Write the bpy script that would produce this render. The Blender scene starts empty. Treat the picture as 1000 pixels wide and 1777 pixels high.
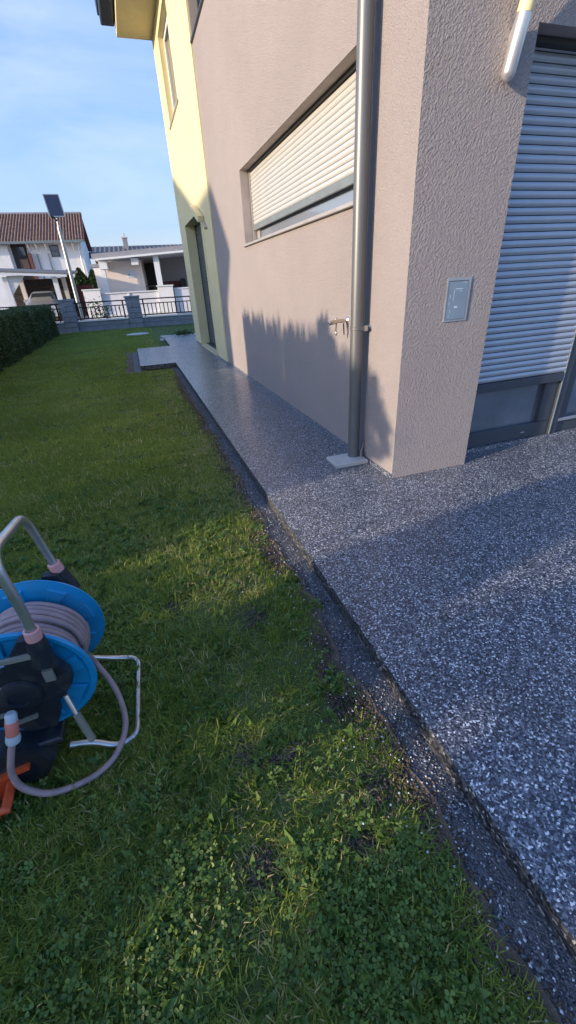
import bpy, math, random
import numpy as np
from mathutils import Vector, Matrix

sc = bpy.context.scene
rng = np.random.default_rng(7)
random.seed(7)
R_ = math.radians
PI = math.pi

# ------------------------------------------------------------------ camera
cam = bpy.data.cameras.new('camera')
camo = bpy.data.objects.new('camera', cam)
sc.collection.objects.link(camo)
sc.camera = camo
cam.sensor_fit = 'HORIZONTAL'
cam.sensor_width = 36.0
cam.lens = 25.704
cam.clip_start = 0.02
cam.clip_end = 2000
CX = (0.94378248, -0.32667481, -0.05057863)
CY = (-0.20136354, -0.44678937, -0.87168342)
CZ = (0.26215902, 0.83286423, -0.48745238)
CAM = Vector((-1.62419, -2.47561, 1.35))
camo.matrix_world = Matrix(((CX[0], -CY[0], -CZ[0], CAM.x), (CX[1], -CY[1], -CZ[1], CAM.y),
                            (CX[2], -CY[2], -CZ[2], CAM.z), (0, 0, 0, 1)))

# ------------------------------------------------------------------ sky and sun
SUN_EL, SUN_AZ = 13.0, 11.0          # low evening sun travelling along +X, a little to +Y
SKY_ST, SUN_ST, EXPO = 0.15, 2.0, 1.6
world = bpy.data.worlds.new('World')
sc.world = world
world.use_nodes = True
wt = world.node_tree
bg = wt.nodes['Background']
sky = wt.nodes.new('ShaderNodeTexSky')
sky.sky_type = 'NISHITA'
sky.sun_disc = False
sky.sun_elevation = R_(SUN_EL)
sky.sun_rotation = R_(270 - SUN_AZ)
sky.air_density = 1.0
sky.dust_density = 2.6
sky.ozone_density = 4.5
tc = wt.nodes.new('ShaderNodeTexCoord')
mp = wt.nodes.new('ShaderNodeMapping')
mp.inputs['Scale'].default_value = (1.0, 1.6, 3.2)
mp.inputs['Rotation'].default_value = (0.0, R_(14), R_(20))
wt.links.new(tc.outputs['Generated'], mp.inputs[0])
nz = wt.nodes.new('ShaderNodeTexNoise')
nz.inputs['Scale'].default_value = 2.3
nz.inputs['Detail'].default_value = 7
nz.inputs['Roughness'].default_value = 0.56
nz.inputs['Distortion'].default_value = 0.5
wt.links.new(mp.outputs[0], nz.inputs['Vector'])
cr = wt.nodes.new('ShaderNodeValToRGB')
cr.color_ramp.elements[0].position = 0.42
cr.color_ramp.elements[0].color = (0, 0, 0, 1)
cr.color_ramp.elements[1].position = 0.80
cr.color_ramp.elements[1].color = (0.6, 0.6, 0.6, 1)
wt.links.new(nz.outputs['Fac'], cr.inputs[0])
mx = wt.nodes.new('ShaderNodeMixRGB')
mx.inputs[2].default_value = (1.9, 2.15, 2.6, 1)
wt.links.new(cr.outputs[0], mx.inputs[0])
hs = wt.nodes.new('ShaderNodeHueSaturation')
hs.inputs['Saturation'].default_value = 1.2
hs.inputs['Value'].default_value = 1.0
wt.links.new(sky.outputs[0], hs.inputs['Color'])
tn = wt.nodes.new('ShaderNodeMixRGB'); tn.blend_type = 'MULTIPLY'
tn.inputs[0].default_value = 1.0; tn.inputs[2].default_value = (.93, .95, 1.06, 1)
wt.links.new(hs.outputs[0], tn.inputs[1])
veil = wt.nodes.new('ShaderNodeMixRGB')          # even thin high haze
veil.inputs[2].default_value = (1.60, 1.66, 1.90, 1)
sxyz = wt.nodes.new('ShaderNodeSeparateXYZ'); wt.links.new(tc.outputs['Generated'], sxyz.inputs[0])
vr = wt.nodes.new('ShaderNodeMapRange'); vr.inputs['From Min'].default_value = 0.0; vr.inputs['From Max'].default_value = .55
vr.inputs['To Min'].default_value = .62; vr.inputs['To Max'].default_value = .06
wt.links.new(sxyz.outputs['Z'], vr.inputs['Value']); wt.links.new(vr.outputs[0], veil.inputs[0])
wt.links.new(tn.outputs[0], veil.inputs[1])
wt.links.new(veil.outputs[0], mx.inputs[1])
wt.links.new(mx.outputs[0], bg.inputs[0])
bg.inputs[1].default_value = SKY_ST

sl = bpy.data.lights.new('sun', 'SUN')
sl.energy = SUN_ST
sl.angle = R_(0.8)
sl.color = (1.0, 0.82, 0.62)
so = bpy.data.objects.new('sun', sl)
sc.collection.objects.link(so)
tr = Vector((math.cos(R_(SUN_EL)) * math.cos(R_(SUN_AZ)), math.cos(R_(SUN_EL)) * math.sin(R_(SUN_AZ)), -math.sin(R_(SUN_EL))))
so.rotation_euler = tr.to_track_quat('-Z', 'Y').to_euler()
so.location = (-20, -4, 12)

sc.view_settings.view_transform = 'Standard'
sc.view_settings.look = 'None'
sc.view_settings.exposure = EXPO
sc.view_settings.gamma = 1
sc.view_settings.use_curve_mapping = False
sc.render.engine = 'CYCLES'
sc.cycles.use_denoising = True
sc.cycles.max_bounces = 6
sc.cycles.diffuse_bounces = 5
sc.cycles.glossy_bounces = 3
sc.cycles.transmission_bounces = 4

# ------------------------------------------------------------------ helpers
class MB:
    def __init__(s):
        s.v = []; s.f = []
    def poly(s, pts):
        n = len(s.v); s.v += [tuple(p) for p in pts]; s.f.append(tuple(range(n, n + len(pts)))); return s
    def box(s, x0, y0, z0, x1, y1, z1, bev=0.0):
        if bev <= 0:
            n = len(s.v)
            s.v += [(x0,y0,z0),(x1,y0,z0),(x1,y1,z0),(x0,y1,z0),(x0,y0,z1),(x1,y0,z1),(x1,y1,z1),(x0,y1,z1)]
            s.f += [tuple(n+i for i in q) for q in ((0,3,2,1),(4,5,6,7),(0,1,5,4),(1,2,6,5),(2,3,7,6),(3,0,4,7))]
            return s
        b = bev
        n = len(s.v)
        for (z, i) in ((z0, b), (z0 + b, 0), (z1 - b, 0), (z1, b)):
            s.v += [(x0+i,y0+i,z),(x1-i,y0+i,z),(x1-i,y1-i,z),(x0+i,y1-i,z)]
        s.f.append((n, n+3, n+2, n+1))
        for k in range(3):
            for j in range(4):
                a = n + 4*k + j; c = n + 4*k + (j+1) % 4
                s.f.append((a, c, c+4, a+4))
        s.f.append((n+12, n+13, n+14, n+15))
        return s
    def obox(s, c, ax, ay, az):
        c, ax, ay, az = Vector(c), Vector(ax), Vector(ay), Vector(az)
        n = len(s.v)
        for sz in (-1, 1):
            for sx, sy in ((-1,-1),(1,-1),(1,1),(-1,1)):
                s.v.append(tuple(c + ax*sx + ay*sy + az*sz))
        s.f += [tuple(n+i for i in q) for q in ((0,3,2,1),(4,5,6,7),(0,1,5,4),(1,2,6,5),(2,3,7,6),(3,0,4,7))]
        return s
    def prism(s, pts, off):
        off = Vector(off); n = len(s.v); k = len(pts)
        s.v += [tuple(Vector(p)) for p in pts] + [tuple(Vector(p) + off) for p in pts]
        s.f.append(tuple(range(n + k - 1, n - 1, -1))); s.f.append(tuple(range(n + k, n + 2*k)))
        for i in range(k):
            j = (i + 1) % k
            s.f.append((n+i, n+j, n+k+j, n+k+i))
        return s
    def tube(s, pts, r, seg=10, caps=True, closed=False):
        P = [Vector(p) for p in pts]; k = len(P)
        rr = r if isinstance(r, (list, tuple)) else [r]*k
        up = None; n = len(s.v)
        for i in range(k):
            if closed: t = P[(i+1) % k] - P[i-1]
            elif i == 0: t = P[1] - P[0]
            elif i == k-1: t = P[-1] - P[-2]
            else: t = (P[i+1]-P[i]).normalized() + (P[i]-P[i-1]).normalized()
            t.normalize()
            if up is None:
                up = Vector((0,0,1)) if abs(t.z) < .9 else Vector((1,0,0))
            u = (up - t*up.dot(t)).normalized(); w = t.cross(u); up = u
            for j in range(seg):
                a = 2*PI*j/seg
                s.v.append(tuple(P[i] + (u*math.cos(a) + w*math.sin(a))*rr[i]))
        m = k if closed else k-1
        for i in range(m):
            for j in range(seg):
                a = n + i*seg + j; b = n + i*seg + (j+1) % seg
                i2 = (i+1) % k
                c = n + i2*seg + (j+1) % seg; d = n + i2*seg + j
                s.f.append((a, b, c, d))
        if caps and not closed:
            s.f.append(tuple(n + j for j in range(seg-1, -1, -1)))
            s.f.append(tuple(n + (k-1)*seg + j for j in range(seg)))
        return s
    def lathe(s, c, axis, prof, seg=32, a0=0.0, a1=2*PI):
        """prof: list of (radius, distance along axis)"""
        c = Vector(c); t = Vector(axis).normalized()
        u = Vector((0,0,1)) if abs(t.z) < .9 else Vector((1,0,0))
        u = (u - t*u.dot(t)).normalized(); w = t.cross(u)
        n = len(s.v); full = abs(a1-a0-2*PI) < 1e-6; m = seg if full else seg+1
        for r, d in prof:
            for j in range(m):
                a = a0 + (a1-a0)*j/seg
                s.v.append(tuple(c + t*d + (u*math.cos(a) + w*math.sin(a))*r))
        for i in range(len(prof)-1):
            for j in range(seg):
                j2 = (j+1) % m
                s.f.append((n+i*m+j, n+i*m+j2, n+(i+1)*m+j2, n+(i+1)*m+j))
        return s
    def build(s, name, m, parent=None, smooth=False, kind=None, label=None, angle=35):
        me = bpy.data.meshes.new(name)
        off = parent_loc(parent)
        me.from_pydata([(x-off[0], y-off[1], z-off[2]) for x, y, z in s.v], [], s.f)
        me.update()
        if m is not None: me.materials.append(m)
        if smooth:
            me.shade_smooth()
            me.set_sharp_from_angle(angle=R_(angle))
        o = bpy.data.objects.new(name, me)
        sc.collection.objects.link(o)
        if parent is not None: o.parent = parent
        if kind: o['kind'] = kind
        if label: o['label'] = label
        return o

def parent_loc(p):
    v = Vector((0,0,0))
    while p is not None:
        v = v + p.location; p = p.parent
    return v

def thing(name, label, cat, loc=(0,0,0), group=None):
    o = bpy.data.objects.new(name, None)
    o.empty_display_size = .2
    sc.collection.objects.link(o)
    o.location = loc
    o['label'] = label; o['category'] = cat
    if group: o['group'] = group
    return o

def tag(o, label, cat, group=None):
    o['label'] = label; o['category'] = cat
    if group: o['group'] = group
    return o

def inst(src, parent, loc, rotz=0.0):
    c = src.copy(); sc.collection.objects.link(c)
    c.parent = parent; c.location = loc; c.rotation_euler = (0, 0, rotz)
    return c

def np_mesh(name, V, F, m, kind=None, attrs=None, parent=None, smooth=False):
    """V (n,3), F (m,k) all faces with k corners"""
    V = np.asarray(V, np.float32); F = np.asarray(F, np.int32)
    me = bpy.data.meshes.new(name)
    if parent is not None: V = V - np.array(parent_loc(parent), np.float32)
    me.vertices.add(len(V)); me.vertices.foreach_set('co', V.ravel())
    k = F.shape[1]
    me.loops.add(F.size); me.loops.foreach_set('vertex_index', F.ravel())
    me.polygons.add(len(F)); me.polygons.foreach_set('loop_start', np.arange(0, F.size, k, dtype=np.int32))
    if smooth: me.polygons.foreach_set('use_smooth', np.ones(len(F), bool))
    me.update(calc_edges=True)
    if attrs:
        for an, av in attrs.items():
            a = me.attributes.new(an, 'FLOAT', 'POINT'); a.data.foreach_set('value', np.asarray(av, np.float32))
    me.materials.append(m)
    o = bpy.data.objects.new(name, me); sc.collection.objects.link(o)
    if kind: o['kind'] = kind
    if parent is not None: o.parent = parent
    return o

def vnoise(x, y, sc_, seed):
    """smooth value noise in numpy"""
    g2 = np.random.default_rng(seed); T = g2.random((256,256))
    u, v = x*sc_+1000, y*sc_+1000
    i, j = np.floor(u).astype(int), np.floor(v).astype(int); fu, fv = u-i, v-j
    fu = fu*fu*(3-2*fu); fv = fv*fv*(3-2*fv)
    a_ = T[i%256, j%256]; b_ = T[(i+1)%256, j%256]; c_ = T[i%256, (j+1)%256]; d_ = T[(i+1)%256, (j+1)%256]
    return (a_*(1-fu)+b_*fu)*(1-fv)+(c_*(1-fu)+d_*fu)*fv

# ------------------------------------------------------------------ materials
def new_mat(name):
    m = bpy.data.materials.new(name); m.use_nodes = True
    nt = m.node_tree
    return m, nt, nt.nodes['Principled BSDF']

def mat(name, col, rough=0.6, metal=0.0, var=0.12, vscale=6.0, bump=0.0, bscale=60.0, spec=0.5, coat=0.0, dirt=None, dscale=1.3):
    m, nt, p = new_mat(name)
    p.inputs['Roughness'].default_value = rough
    p.inputs['Metallic'].default_value = metal
    p.inputs['Specular IOR Level'].default_value = spec
    p.inputs['Coat Weight'].default_value = coat
    tc = nt.nodes.new('ShaderNodeTexCoord')
    n = nt.nodes.new('ShaderNodeTexNoise'); n.inputs['Scale'].default_value = vscale; n.inputs['Detail'].default_value = 6
    nt.links.new(tc.outputs['Object'], n.inputs['Vector'])
    r = nt.nodes.new('ShaderNodeValToRGB')
    a = [max(0, c*(1-var)) for c in col]; b = [min(1, c*(1+var)) for c in col]
    r.color_ramp.elements[0].position = .3; r.color_ramp.elements[0].color = (*a, 1)
    r.color_ramp.elements[1].position = .7; r.color_ramp.elements[1].color = (*b, 1)
    nt.links.new(n.outputs['Fac'], r.inputs[0])
    out = r.outputs[0]
    if dirt is not None:
        n2 = nt.nodes.new('ShaderNodeTexNoise'); n2.inputs['Scale'].default_value = dscale; n2.inputs['Detail'].default_value = 8
        n2.inputs['Roughness'].default_value = .65
        nt.links.new(tc.outputs['Object'], n2.inputs['Vector'])
        r2 = nt.nodes.new('ShaderNodeValToRGB')
        r2.color_ramp.elements[0].position = .52; r2.color_ramp.elements[1].position = .72
        r2.color_ramp.elements[1].color = (.7, .7, .7, 1)
        nt.links.new(n2.outputs['Fac'], r2.inputs[0])
        mm = nt.nodes.new('ShaderNodeMixRGB'); mm.inputs[2].default_value = (*dirt, 1)
        nt.links.new(r2.outputs[0], mm.inputs[0]); nt.links.new(out, mm.inputs[1]); out = mm.outputs[0]
    nt.links.new(out, p.inputs['Base Color'])
    if bump > 0:
        n3 = nt.nodes.new('ShaderNodeTexNoise'); n3.inputs['Scale'].default_value = bscale; n3.inputs['Detail'].default_value = 3
        nt.links.new(tc.outputs['Object'], n3.inputs['Vector'])
        bn = nt.nodes.new('ShaderNodeBump'); bn.inputs['Strength'].default_value = 1; bn.inputs['Distance'].default_value = bump
        nt.links.new(n3.outputs['Fac'], bn.inputs['Height']); nt.links.new(bn.outputs[0], p.inputs['Normal'])
    return m

def stucco(name, col, depth=0.004, var=.06, gs=140, an=.36):
    m, nt, p = new_mat(name)
    p.inputs['Roughness'].default_value = .92
    p.inputs['Specular IOR Level'].default_value = .25
    tc = nt.nodes.new('ShaderNodeTexCoord')
    mp = nt.nodes.new('ShaderNodeMapping')
    mp0 = nt.nodes.new('ShaderNodeMapping')
    mp0.inputs['Rotation'].default_value = (R_(30), R_(-34), 0)
    mp.inputs['Scale'].default_value = (1.0, 1.0, an)
    nt.links.new(tc.outputs['Object'], mp0.inputs[0]); nt.links.new(mp0.outputs[0], mp.inputs[0])
    n = nt.nodes.new('ShaderNodeTexNoise'); n.inputs['Scale'].default_value = gs; n.inputs['Detail'].default_value = 4; n.inputs['Roughness'].default_value = .55
    n.inputs['Distortion'].default_value = .25
    nt.links.new(mp.outputs[0], n.inputs['Vector'])
    rr = nt.nodes.new('ShaderNodeValToRGB')
    rr.color_ramp.elements[0].position = .25; rr.color_ramp.elements[1].position = .72
    nt.links.new(n.outputs['Fac'], rr.inputs[0])
    bn = nt.nodes.new('ShaderNodeBump'); bn.inputs['Strength'].default_value = 1; bn.inputs['Distance'].default_value = depth
    nt.links.new(rr.outputs[0], bn.inputs['Height']); nt.links.new(bn.outputs[0], p.inputs['Normal'])
    n2 = nt.nodes.new('ShaderNodeTexNoise'); n2.inputs['Scale'].default_value = .9; n2.inputs['Detail'].default_value = 8
    n2.inputs['Roughness'].default_value = .6
    nt.links.new(tc.outputs['Object'], n2.inputs['Vector'])
    r2 = nt.nodes.new('ShaderNodeValToRGB')
    r2.color_ramp.elements[0].position = .3; r2.color_ramp.elements[0].color = (*[c*(1-var) for c in col], 1)
    r2.color_ramp.elements[1].position = .7; r2.color_ramp.elements[1].color = (*[c*(1+var) for c in col], 1)
    nt.links.new(n2.outputs['Fac'], r2.inputs[0]); nt.links.new(r2.outputs[0], p.inputs['Base Color'])
    return m

def chip_mat(name, stops, scale, rough=.32, bump=.003, dust=None, coat=.35):
    """resin bound stone chips: one colour per Voronoi cell"""
    m, nt, p = new_mat(name)
    tc = nt.nodes.new('ShaderNodeTexCoord')
    wn = nt.nodes.new('ShaderNodeTexNoise'); wn.inputs['Scale'].default_value = scale*.7; wn.inputs['Detail'].default_value = 1
    nt.links.new(tc.outputs['Object'], wn.inputs['Vector'])
    sb = nt.nodes.new('ShaderNodeVectorMath'); sb.operation = 'SCALE'; sb.inputs['Scale'].default_value = .9/scale
    nt.links.new(wn.outputs['Color'], sb.inputs[0])
    ad = nt.nodes.new('ShaderNodeVectorMath'); ad.operation = 'ADD'
    nt.links.new(tc.outputs['Object'], ad.inputs[0]); nt.links.new(sb.outputs[0], ad.inputs[1])
    v = nt.nodes.new('ShaderNodeTexVoronoi'); v.inputs['Scale'].default_value = scale
    nt.links.new(ad.outputs[0], v.inputs['Vector'])
    sp = nt.nodes.new('ShaderNodeSeparateColor'); nt.links.new(v.outputs['Color'], sp.inputs[0])
    r = nt.nodes.new('ShaderNodeValToRGB'); r.color_ramp.interpolation = 'CONSTANT'
    el = r.color_ramp.elements
    while len(el) < len(stops): el.new(.5)
    for e, (po, co) in zip(el, stops): e.position = po; e.color = (*co, 1)
    nt.links.new(sp.outputs[0], r.inputs[0])
    out = r.outputs[0]
    big = nt.nodes.new('ShaderNodeTexNoise'); big.inputs['Scale'].default_value = 2.2; big.inputs['Detail'].default_value = 5
    nt.links.new(tc.outputs['Object'], big.inputs['Vector'])
    br = nt.nodes.new('ShaderNodeValToRGB')
    br.color_ramp.elements[0].position = .3; br.color_ramp.elements[0].color = (.82,.82,.82,1)
    br.color_ramp.elements[1].position = .7; br.color_ramp.elements[1].color = (1.12,1.12,1.12,1)
    nt.links.new(big.outputs['Fac'], br.inputs[0])
    mu = nt.nodes.new('ShaderNodeMixRGB'); mu.blend_type = 'MULTIPLY'; mu.inputs[0].default_value = 1
    nt.links.new(out, mu.inputs[1]); nt.links.new(br.outputs[0], mu.inputs[2]); out = mu.outputs[0]
    if dust is not None:
        dn = nt.nodes.new('ShaderNodeTexNoise'); dn.inputs['Scale'].default_value = 9; dn.inputs['Detail'].default_value = 7
        nt.links.new(tc.outputs['Object'], dn.inputs['Vector'])
        dr = nt.nodes.new('ShaderNodeValToRGB'); dr.color_ramp.elements[0].position = .38; dr.color_ramp.elements[1].position = .62
        nt.links.new(dn.outputs['Fac'], dr.inputs[0])
        dm = nt.nodes.new('ShaderNodeMixRGB'); dm.inputs[2].default_value = (*dust, 1)
        nt.links.new(dr.outputs[0], dm.inputs[0]); nt.links.new(out, dm.inputs[1]); out = dm.outputs[0]
    nt.links.new(out, p.inputs['Base Color'])
    rm = nt.nodes.new('ShaderNodeMapRange'); rm.inputs['To Min'].default_value = rough*.55; rm.inputs['To Max'].default_value = min(1, rough*1.5)
    nt.links.new(sp.outputs[1], rm.inputs['Value']); nt.links.new(rm.outputs[0], p.inputs['Roughness'])
    p.inputs['Coat Weight'].default_value = coat; p.inputs['Coat Roughness'].default_value = .22
    mm = nt.nodes.new('ShaderNodeMath'); mm.operation = 'SUBTRACT'
    nt.links.new(sp.outputs[2], mm.inputs[0]); nt.links.new(v.outputs['Distance'], mm.inputs[1])
    bn = nt.nodes.new('ShaderNodeBump'); bn.inputs['Strength'].default_value = .9; bn.inputs['Distance'].default_value = bump
    nt.links.new(mm.outputs[0], bn.inputs['Height']); nt.links.new(bn.outputs[0], p.inputs['Normal'])
    return m

def leaf_mat(name, c0, c1, c2=None, trans=.35, rough=.55):
    m, nt, p = new_mat(name)
    a = nt.nodes.new('ShaderNodeAttribute'); a.attribute_name = 'rnd'
    r = nt.nodes.new('ShaderNodeValToRGB'); el = r.color_ramp.elements
    el[0].color = (*c0, 1); el[1].color = (*c1, 1); el[1].position = .86 if c2 else 1.0
    if c2:
        e = el.new(.93); e.color = (*c2, 1)
    nt.links.new(a.outputs['Fac'], r.inputs[0])
    nt.links.new(r.outputs[0], p.inputs['Base Color'])
    p.inputs['Roughness'].default_value = rough; p.inputs['Specular IOR Level'].default_value = .35 if rough < .7 else .12
    t = nt.nodes.new('ShaderNodeBsdfTranslucent'); nt.links.new(r.outputs[0], t.inputs['Color'])
    ms = nt.nodes.new('ShaderNodeMixShader'); ms.inputs[0].default_value = trans
    nt.links.new(p.outputs[0], ms.inputs[1]); nt.links.new(t.outputs[0], ms.inputs[2])
    nt.links.new(ms.outputs[0], nt.nodes['Material Output'].inputs['Surface'])
    return m

def glass_mat(name, col, rough=.04):
    m, nt, p = new_mat(name)
    p.inputs['Base Color'].default_value = (*col, 1); p.inputs['Roughness'].default_value = rough
    p.inputs['Specular IOR Level'].default_value = .8; p.inputs['Coat Weight'].default_value = .6
    return m

M = {}
M['stucco'] = stucco('grey_beige_stucco', (.352, .304, .284), .007)
M['stuccofront'] = stucco('coarse_scratched_stucco', (.40, .346, .322), .012, gs=100, an=.42)
M['yellow'] = stucco('yellow_stucco', (.72, .62, .35), .003, .03)
M['reveal'] = mat('grey_reveal', (.40, .34, .31), .9, bump=.001, bscale=150)
M['cream'] = mat('cream_paint', (.72, .62, .36), .7, var=.04)
M['soffitdark'] = mat('dark_soffit', (.05, .055, .05), .7)
M['gutter'] = mat('dark_gutter_metal', (.018, .02, .022), .4, metal=.3)
M['slatcream'] = mat('pale_aluminium_slat', (.56, .54, .49), .42, metal=.25, var=.03)
M['slatblue'] = mat('silver_grey_slat', (.40, .43, .47), .40, metal=.3, var=.04)
M['frame'] = mat('anthracite_frame', (.055, .065, .08), .4, metal=.2, var=.08)
M['bar'] = mat('grey_green_bar', (.21, .235, .225), .45, metal=.3)
M['rail'] = mat('silver_rail', (.42, .44, .46), .35, metal=.6, var=.05)
M['glass'] = glass_mat('window_glass', (.04, .05, .065))
M['glassgrey'] = mat('dusty_glass', (.10, .115, .14), .12, var=.35, vscale=3.0, spec=.8, coat=.5)
M['glasspale'] = glass_mat('pale_glass', (.19,.22,.26), .08)  # base lightened to stand in for sky reflected in the pane
M['sill'] = mat('beige_metal_sill', (.40, .37, .34), .4, metal=.2)
M['pipe'] = mat('grey_brown_downpipe', (.145, .145, .143), .42, metal=.35, var=.06)
M['zinc'] = mat('zinc_fitting', (.55, .54, .52), .3, metal=.9)
M['brass'] = mat('nickel_tap', (.62, .56, .48), .25, metal=.9)
M['darkmetal'] = mat('dark_metal', (.03, .03, .03), .4, metal=.5)
M['concrete'] = mat('pale_concrete', (.46, .44, .41), .85, bump=.002, bscale=90, dirt=(.30,.29,.27))
M['box'] = mat('meter_box_blue_grey', (.30, .37, .42), .3, metal=.35, var=.08)
M['boxrim'] = mat('meter_box_rim', (.52, .53, .53), .3, metal=.7)
M['print'] = mat('faded_print', (.62, .66, .68), .5)
M['tubecream'] = mat('cream_tube', (.80, .66, .34), .45, var=.03)
M['tubesilver'] = mat('brushed_silver', (.66, .66, .66), .3, metal=.75, var=.04)
CH = [(0, (.020,.025,.040)), (.32, (.078,.088,.115)), (.60, (.17,.182,.215)), (.82, (.36,.37,.40)), (.935, (.80,.80,.81))]
M['chips'] = chip_mat('stone_chip_carpet', CH, 172, coat=.5, bump=.0025)
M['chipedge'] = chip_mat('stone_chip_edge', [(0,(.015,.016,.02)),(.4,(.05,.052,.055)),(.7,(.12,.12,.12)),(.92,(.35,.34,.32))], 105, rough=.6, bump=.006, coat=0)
M['strip'] = chip_mat('dusty_gravel_strip', [(0,(.05,.053,.065)),(.4,(.11,.115,.13)),(.86,(.22,.22,.23)),(.97,(.6,.62,.65))], 140, rough=.8, bump=.006, dust=(.125,.12,.125), coat=0)
M['whitegravel'] = mat('white_gravel', (.6, .59, .57), .8, var=.4, vscale=60, bump=.01, bscale=50)

# lawn soil with green/brown patches
def soil_mat():
    m, nt, p = new_mat('lawn_soil')
    p.inputs['Roughness'].default_value = .95; p.inputs['Specular IOR Level'].default_value = .15
    tc = nt.nodes.new('ShaderNodeTexCoord')
    n = nt.nodes.new('ShaderNodeTexNoise'); n.inputs['Scale'].default_value = 3.5; n.inputs['Detail'].default_value = 9; n.inputs['Roughness'].default_value = .7
    nt.links.new(tc.outputs['Object'], n.inputs['Vector'])
    r = nt.nodes.new('ShaderNodeValToRGB'); el = r.color_ramp.elements
    el[0].position = .36; el[0].color = (.085,.12,.035,1); el[1].position = .62; el[1].color = (.12,.155,.05,1)
    e = el.new(.72); e.color = (.14,.105,.065,1)
    nt.links.new(n.outputs['Fac'], r.inputs[0]); nt.links.new(r.outputs[0], p.inputs['Base Color'])
    n3 = nt.nodes.new('ShaderNodeTexNoise'); n3.inputs['Scale'].default_value = 70; n3.inputs['Detail'].default_value = 5
    nt.links.new(tc.outputs['Object'], n3.inputs['Vector'])
    bn = nt.nodes.new('ShaderNodeBump'); bn.inputs['Distance'].default_value = .02
    nt.links.new(n3.outputs['Fac'], bn.inputs['Height']); nt.links.new(bn.outputs[0], p.inputs['Normal'])
    return m
M['soil'] = soil_mat()
M['earth'] = mat('brown_earth', (.105, .078, .056), .95, var=.4, vscale=14, bump=.012, bscale=60)
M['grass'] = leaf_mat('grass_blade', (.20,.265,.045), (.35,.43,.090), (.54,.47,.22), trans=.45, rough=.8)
M['clover'] = leaf_mat('clover_leaf', (.07,.13,.024), (.20,.30,.065), trans=.35, rough=.45)
M['hedge'] = leaf_mat('hedge_leaf', (.040,.070,.024), (.105,.150,.055), trans=.25)
M['thuja'] = leaf_mat('thuja_leaf', (.014,.032,.010), (.045,.080,.022), trans=.2)
M['rose'] = leaf_mat('rose_leaf', (.03,.06,.02), (.09,.13,.05), trans=.3)
M['wood'] = mat('bark', (.10, .07, .05), .9, bump=.01, bscale=40)
M['asphalt'] = mat('asphalt', (.06, .06, .062), .9, var=.2, vscale=30, bump=.003, bscale=120)
M['paving'] = mat('pale_paving', (.40, .38, .36), .9, var=.15, vscale=3)
M['block'] = mat('blue_grey_block', (.21, .235, .265), .85, var=.22, vscale=5, bump=.006, bscale=40)
M['coping'] = mat('pale_coping', (.42, .42, .42), .8, var=.1)
M['iron'] = mat('black_iron', (.012, .012, .013), .45, metal=.3)
M['white'] = mat('white_render', (.80, .77, .72), .85, var=.05, vscale=1.5)
M['whitewall'] = mat('lilac_white_render', (.70, .68, .68), .85, var=.06, vscale=1.5)
M['peach'] = mat('peach_render', (.78, .67, .58), .9, var=.05, vscale=1.5)
M['whitetrim'] = mat('white_trim', (.75, .74, .70), .6, var=.03)
M['roofgrey'] = mat('grey_roof_sheet', (.30, .29, .29), .5, var=.1)
M['roofdark'] = mat('weathered_grey_tile', (.17, .155, .14), .8, var=.2, vscale=4)
M['tile'] = mat('red_brown_tile', (.27, .155, .105), .75, var=.3, vscale=3.0)
M['fascia'] = mat('red_brown_fascia', (.16, .05, .035), .6)
M['brownwall'] = mat('dark_brown_board', (.10, .065, .05), .7, var=.2)
M['darkroom'] = mat('dark_interior', (.035, .03, .03), .9)
M['greywall'] = mat('warm_grey_wall', (.34, .31, .29), .9, var=.06)
M['carpaint'] = mat('silver_car_paint', (.60, .61, .63), .3, metal=.5, coat=.8, var=.02)
M['black'] = mat('black_rubber', (.012, .012, .012), .7)
M['lamp'] = mat('headlight_lens', (.7, .75, .8), .1, metal=.4)
M['solar'] = mat('dark_solar_cells', (.018, .016, .04), .2, var=.15, vscale=4, spec=.6, coat=.6)
M['galv'] = mat('galvanised_steel', (.42, .40, .36), .4, metal=.7, var=.1)
M['maroon'] = mat('maroon_cushion', (.11, .035, .03), .8, var=.2)
M['reelblue'] = mat('blue_plastic', (.005, .25, .50), .32, var=.12, spec=.5, coat=.2, dirt=(.05,.26,.42), dscale=14)
M['reeldark'] = mat('dark_navy_plastic', (.010, .014, .022), .5, var=.2, dirt=(.065,.065,.06), dscale=16)
M['hose'] = mat('mauve_grey_hose', (.36, .25, .245), .42, var=.12, vscale=25, dirt=(.22,.19,.17), dscale=9)
M['pink'] = mat('faded_pink_plastic', (.66, .33, .31), .45, var=.06)
M['connector'] = mat('orange_pink_connector', (.58, .17, .12), .45, var=.08)
M['greyplastic'] = mat('pale_grey_plastic', (.46, .50, .53), .45, var=.06)
M['alu'] = mat('aluminium_tube', (.60, .60, .60), .28, metal=.85, var=.1, vscale=14, dirt=(.40,.36,.30), dscale=12)
M['dullgrip'] = mat('dull_beige_plastic', (.20,.185,.145), .5, var=.15)
M['orange'] = mat('orange_plastic', (.62, .09, .025), .4, var=.12, vscale=8)
M['tagwhite'] = mat('white_plate', (.62, .65, .70), .5)

# ------------------------------------------------------------------ the setting
LZ = -0.10           # lawn level; the terrace top is z = 0
def sheet(name, x0, y0, x1, y1, z, m, kind='structure'):
    return MB().poly([(x0,y0,z),(x1,y0,z),(x1,y1,z),(x0,y1,z)]).build(name, m, kind=kind)
sheet('ground', -700, -700, 700, 900, LZ-.012, M['asphalt'])
sheet('lawn', -14, -8, 5, 18.95, LZ, M['soil'])
sheet('road', -60, 20.2, 60, 26.2, LZ-.006, M['asphalt'])
sheet('pavement', -60, 18.9, 60, 20.2, LZ+.01, M['paving'])
sheet('forecourt', -60, 27.2, 60, 60, LZ, M['paving'])

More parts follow.
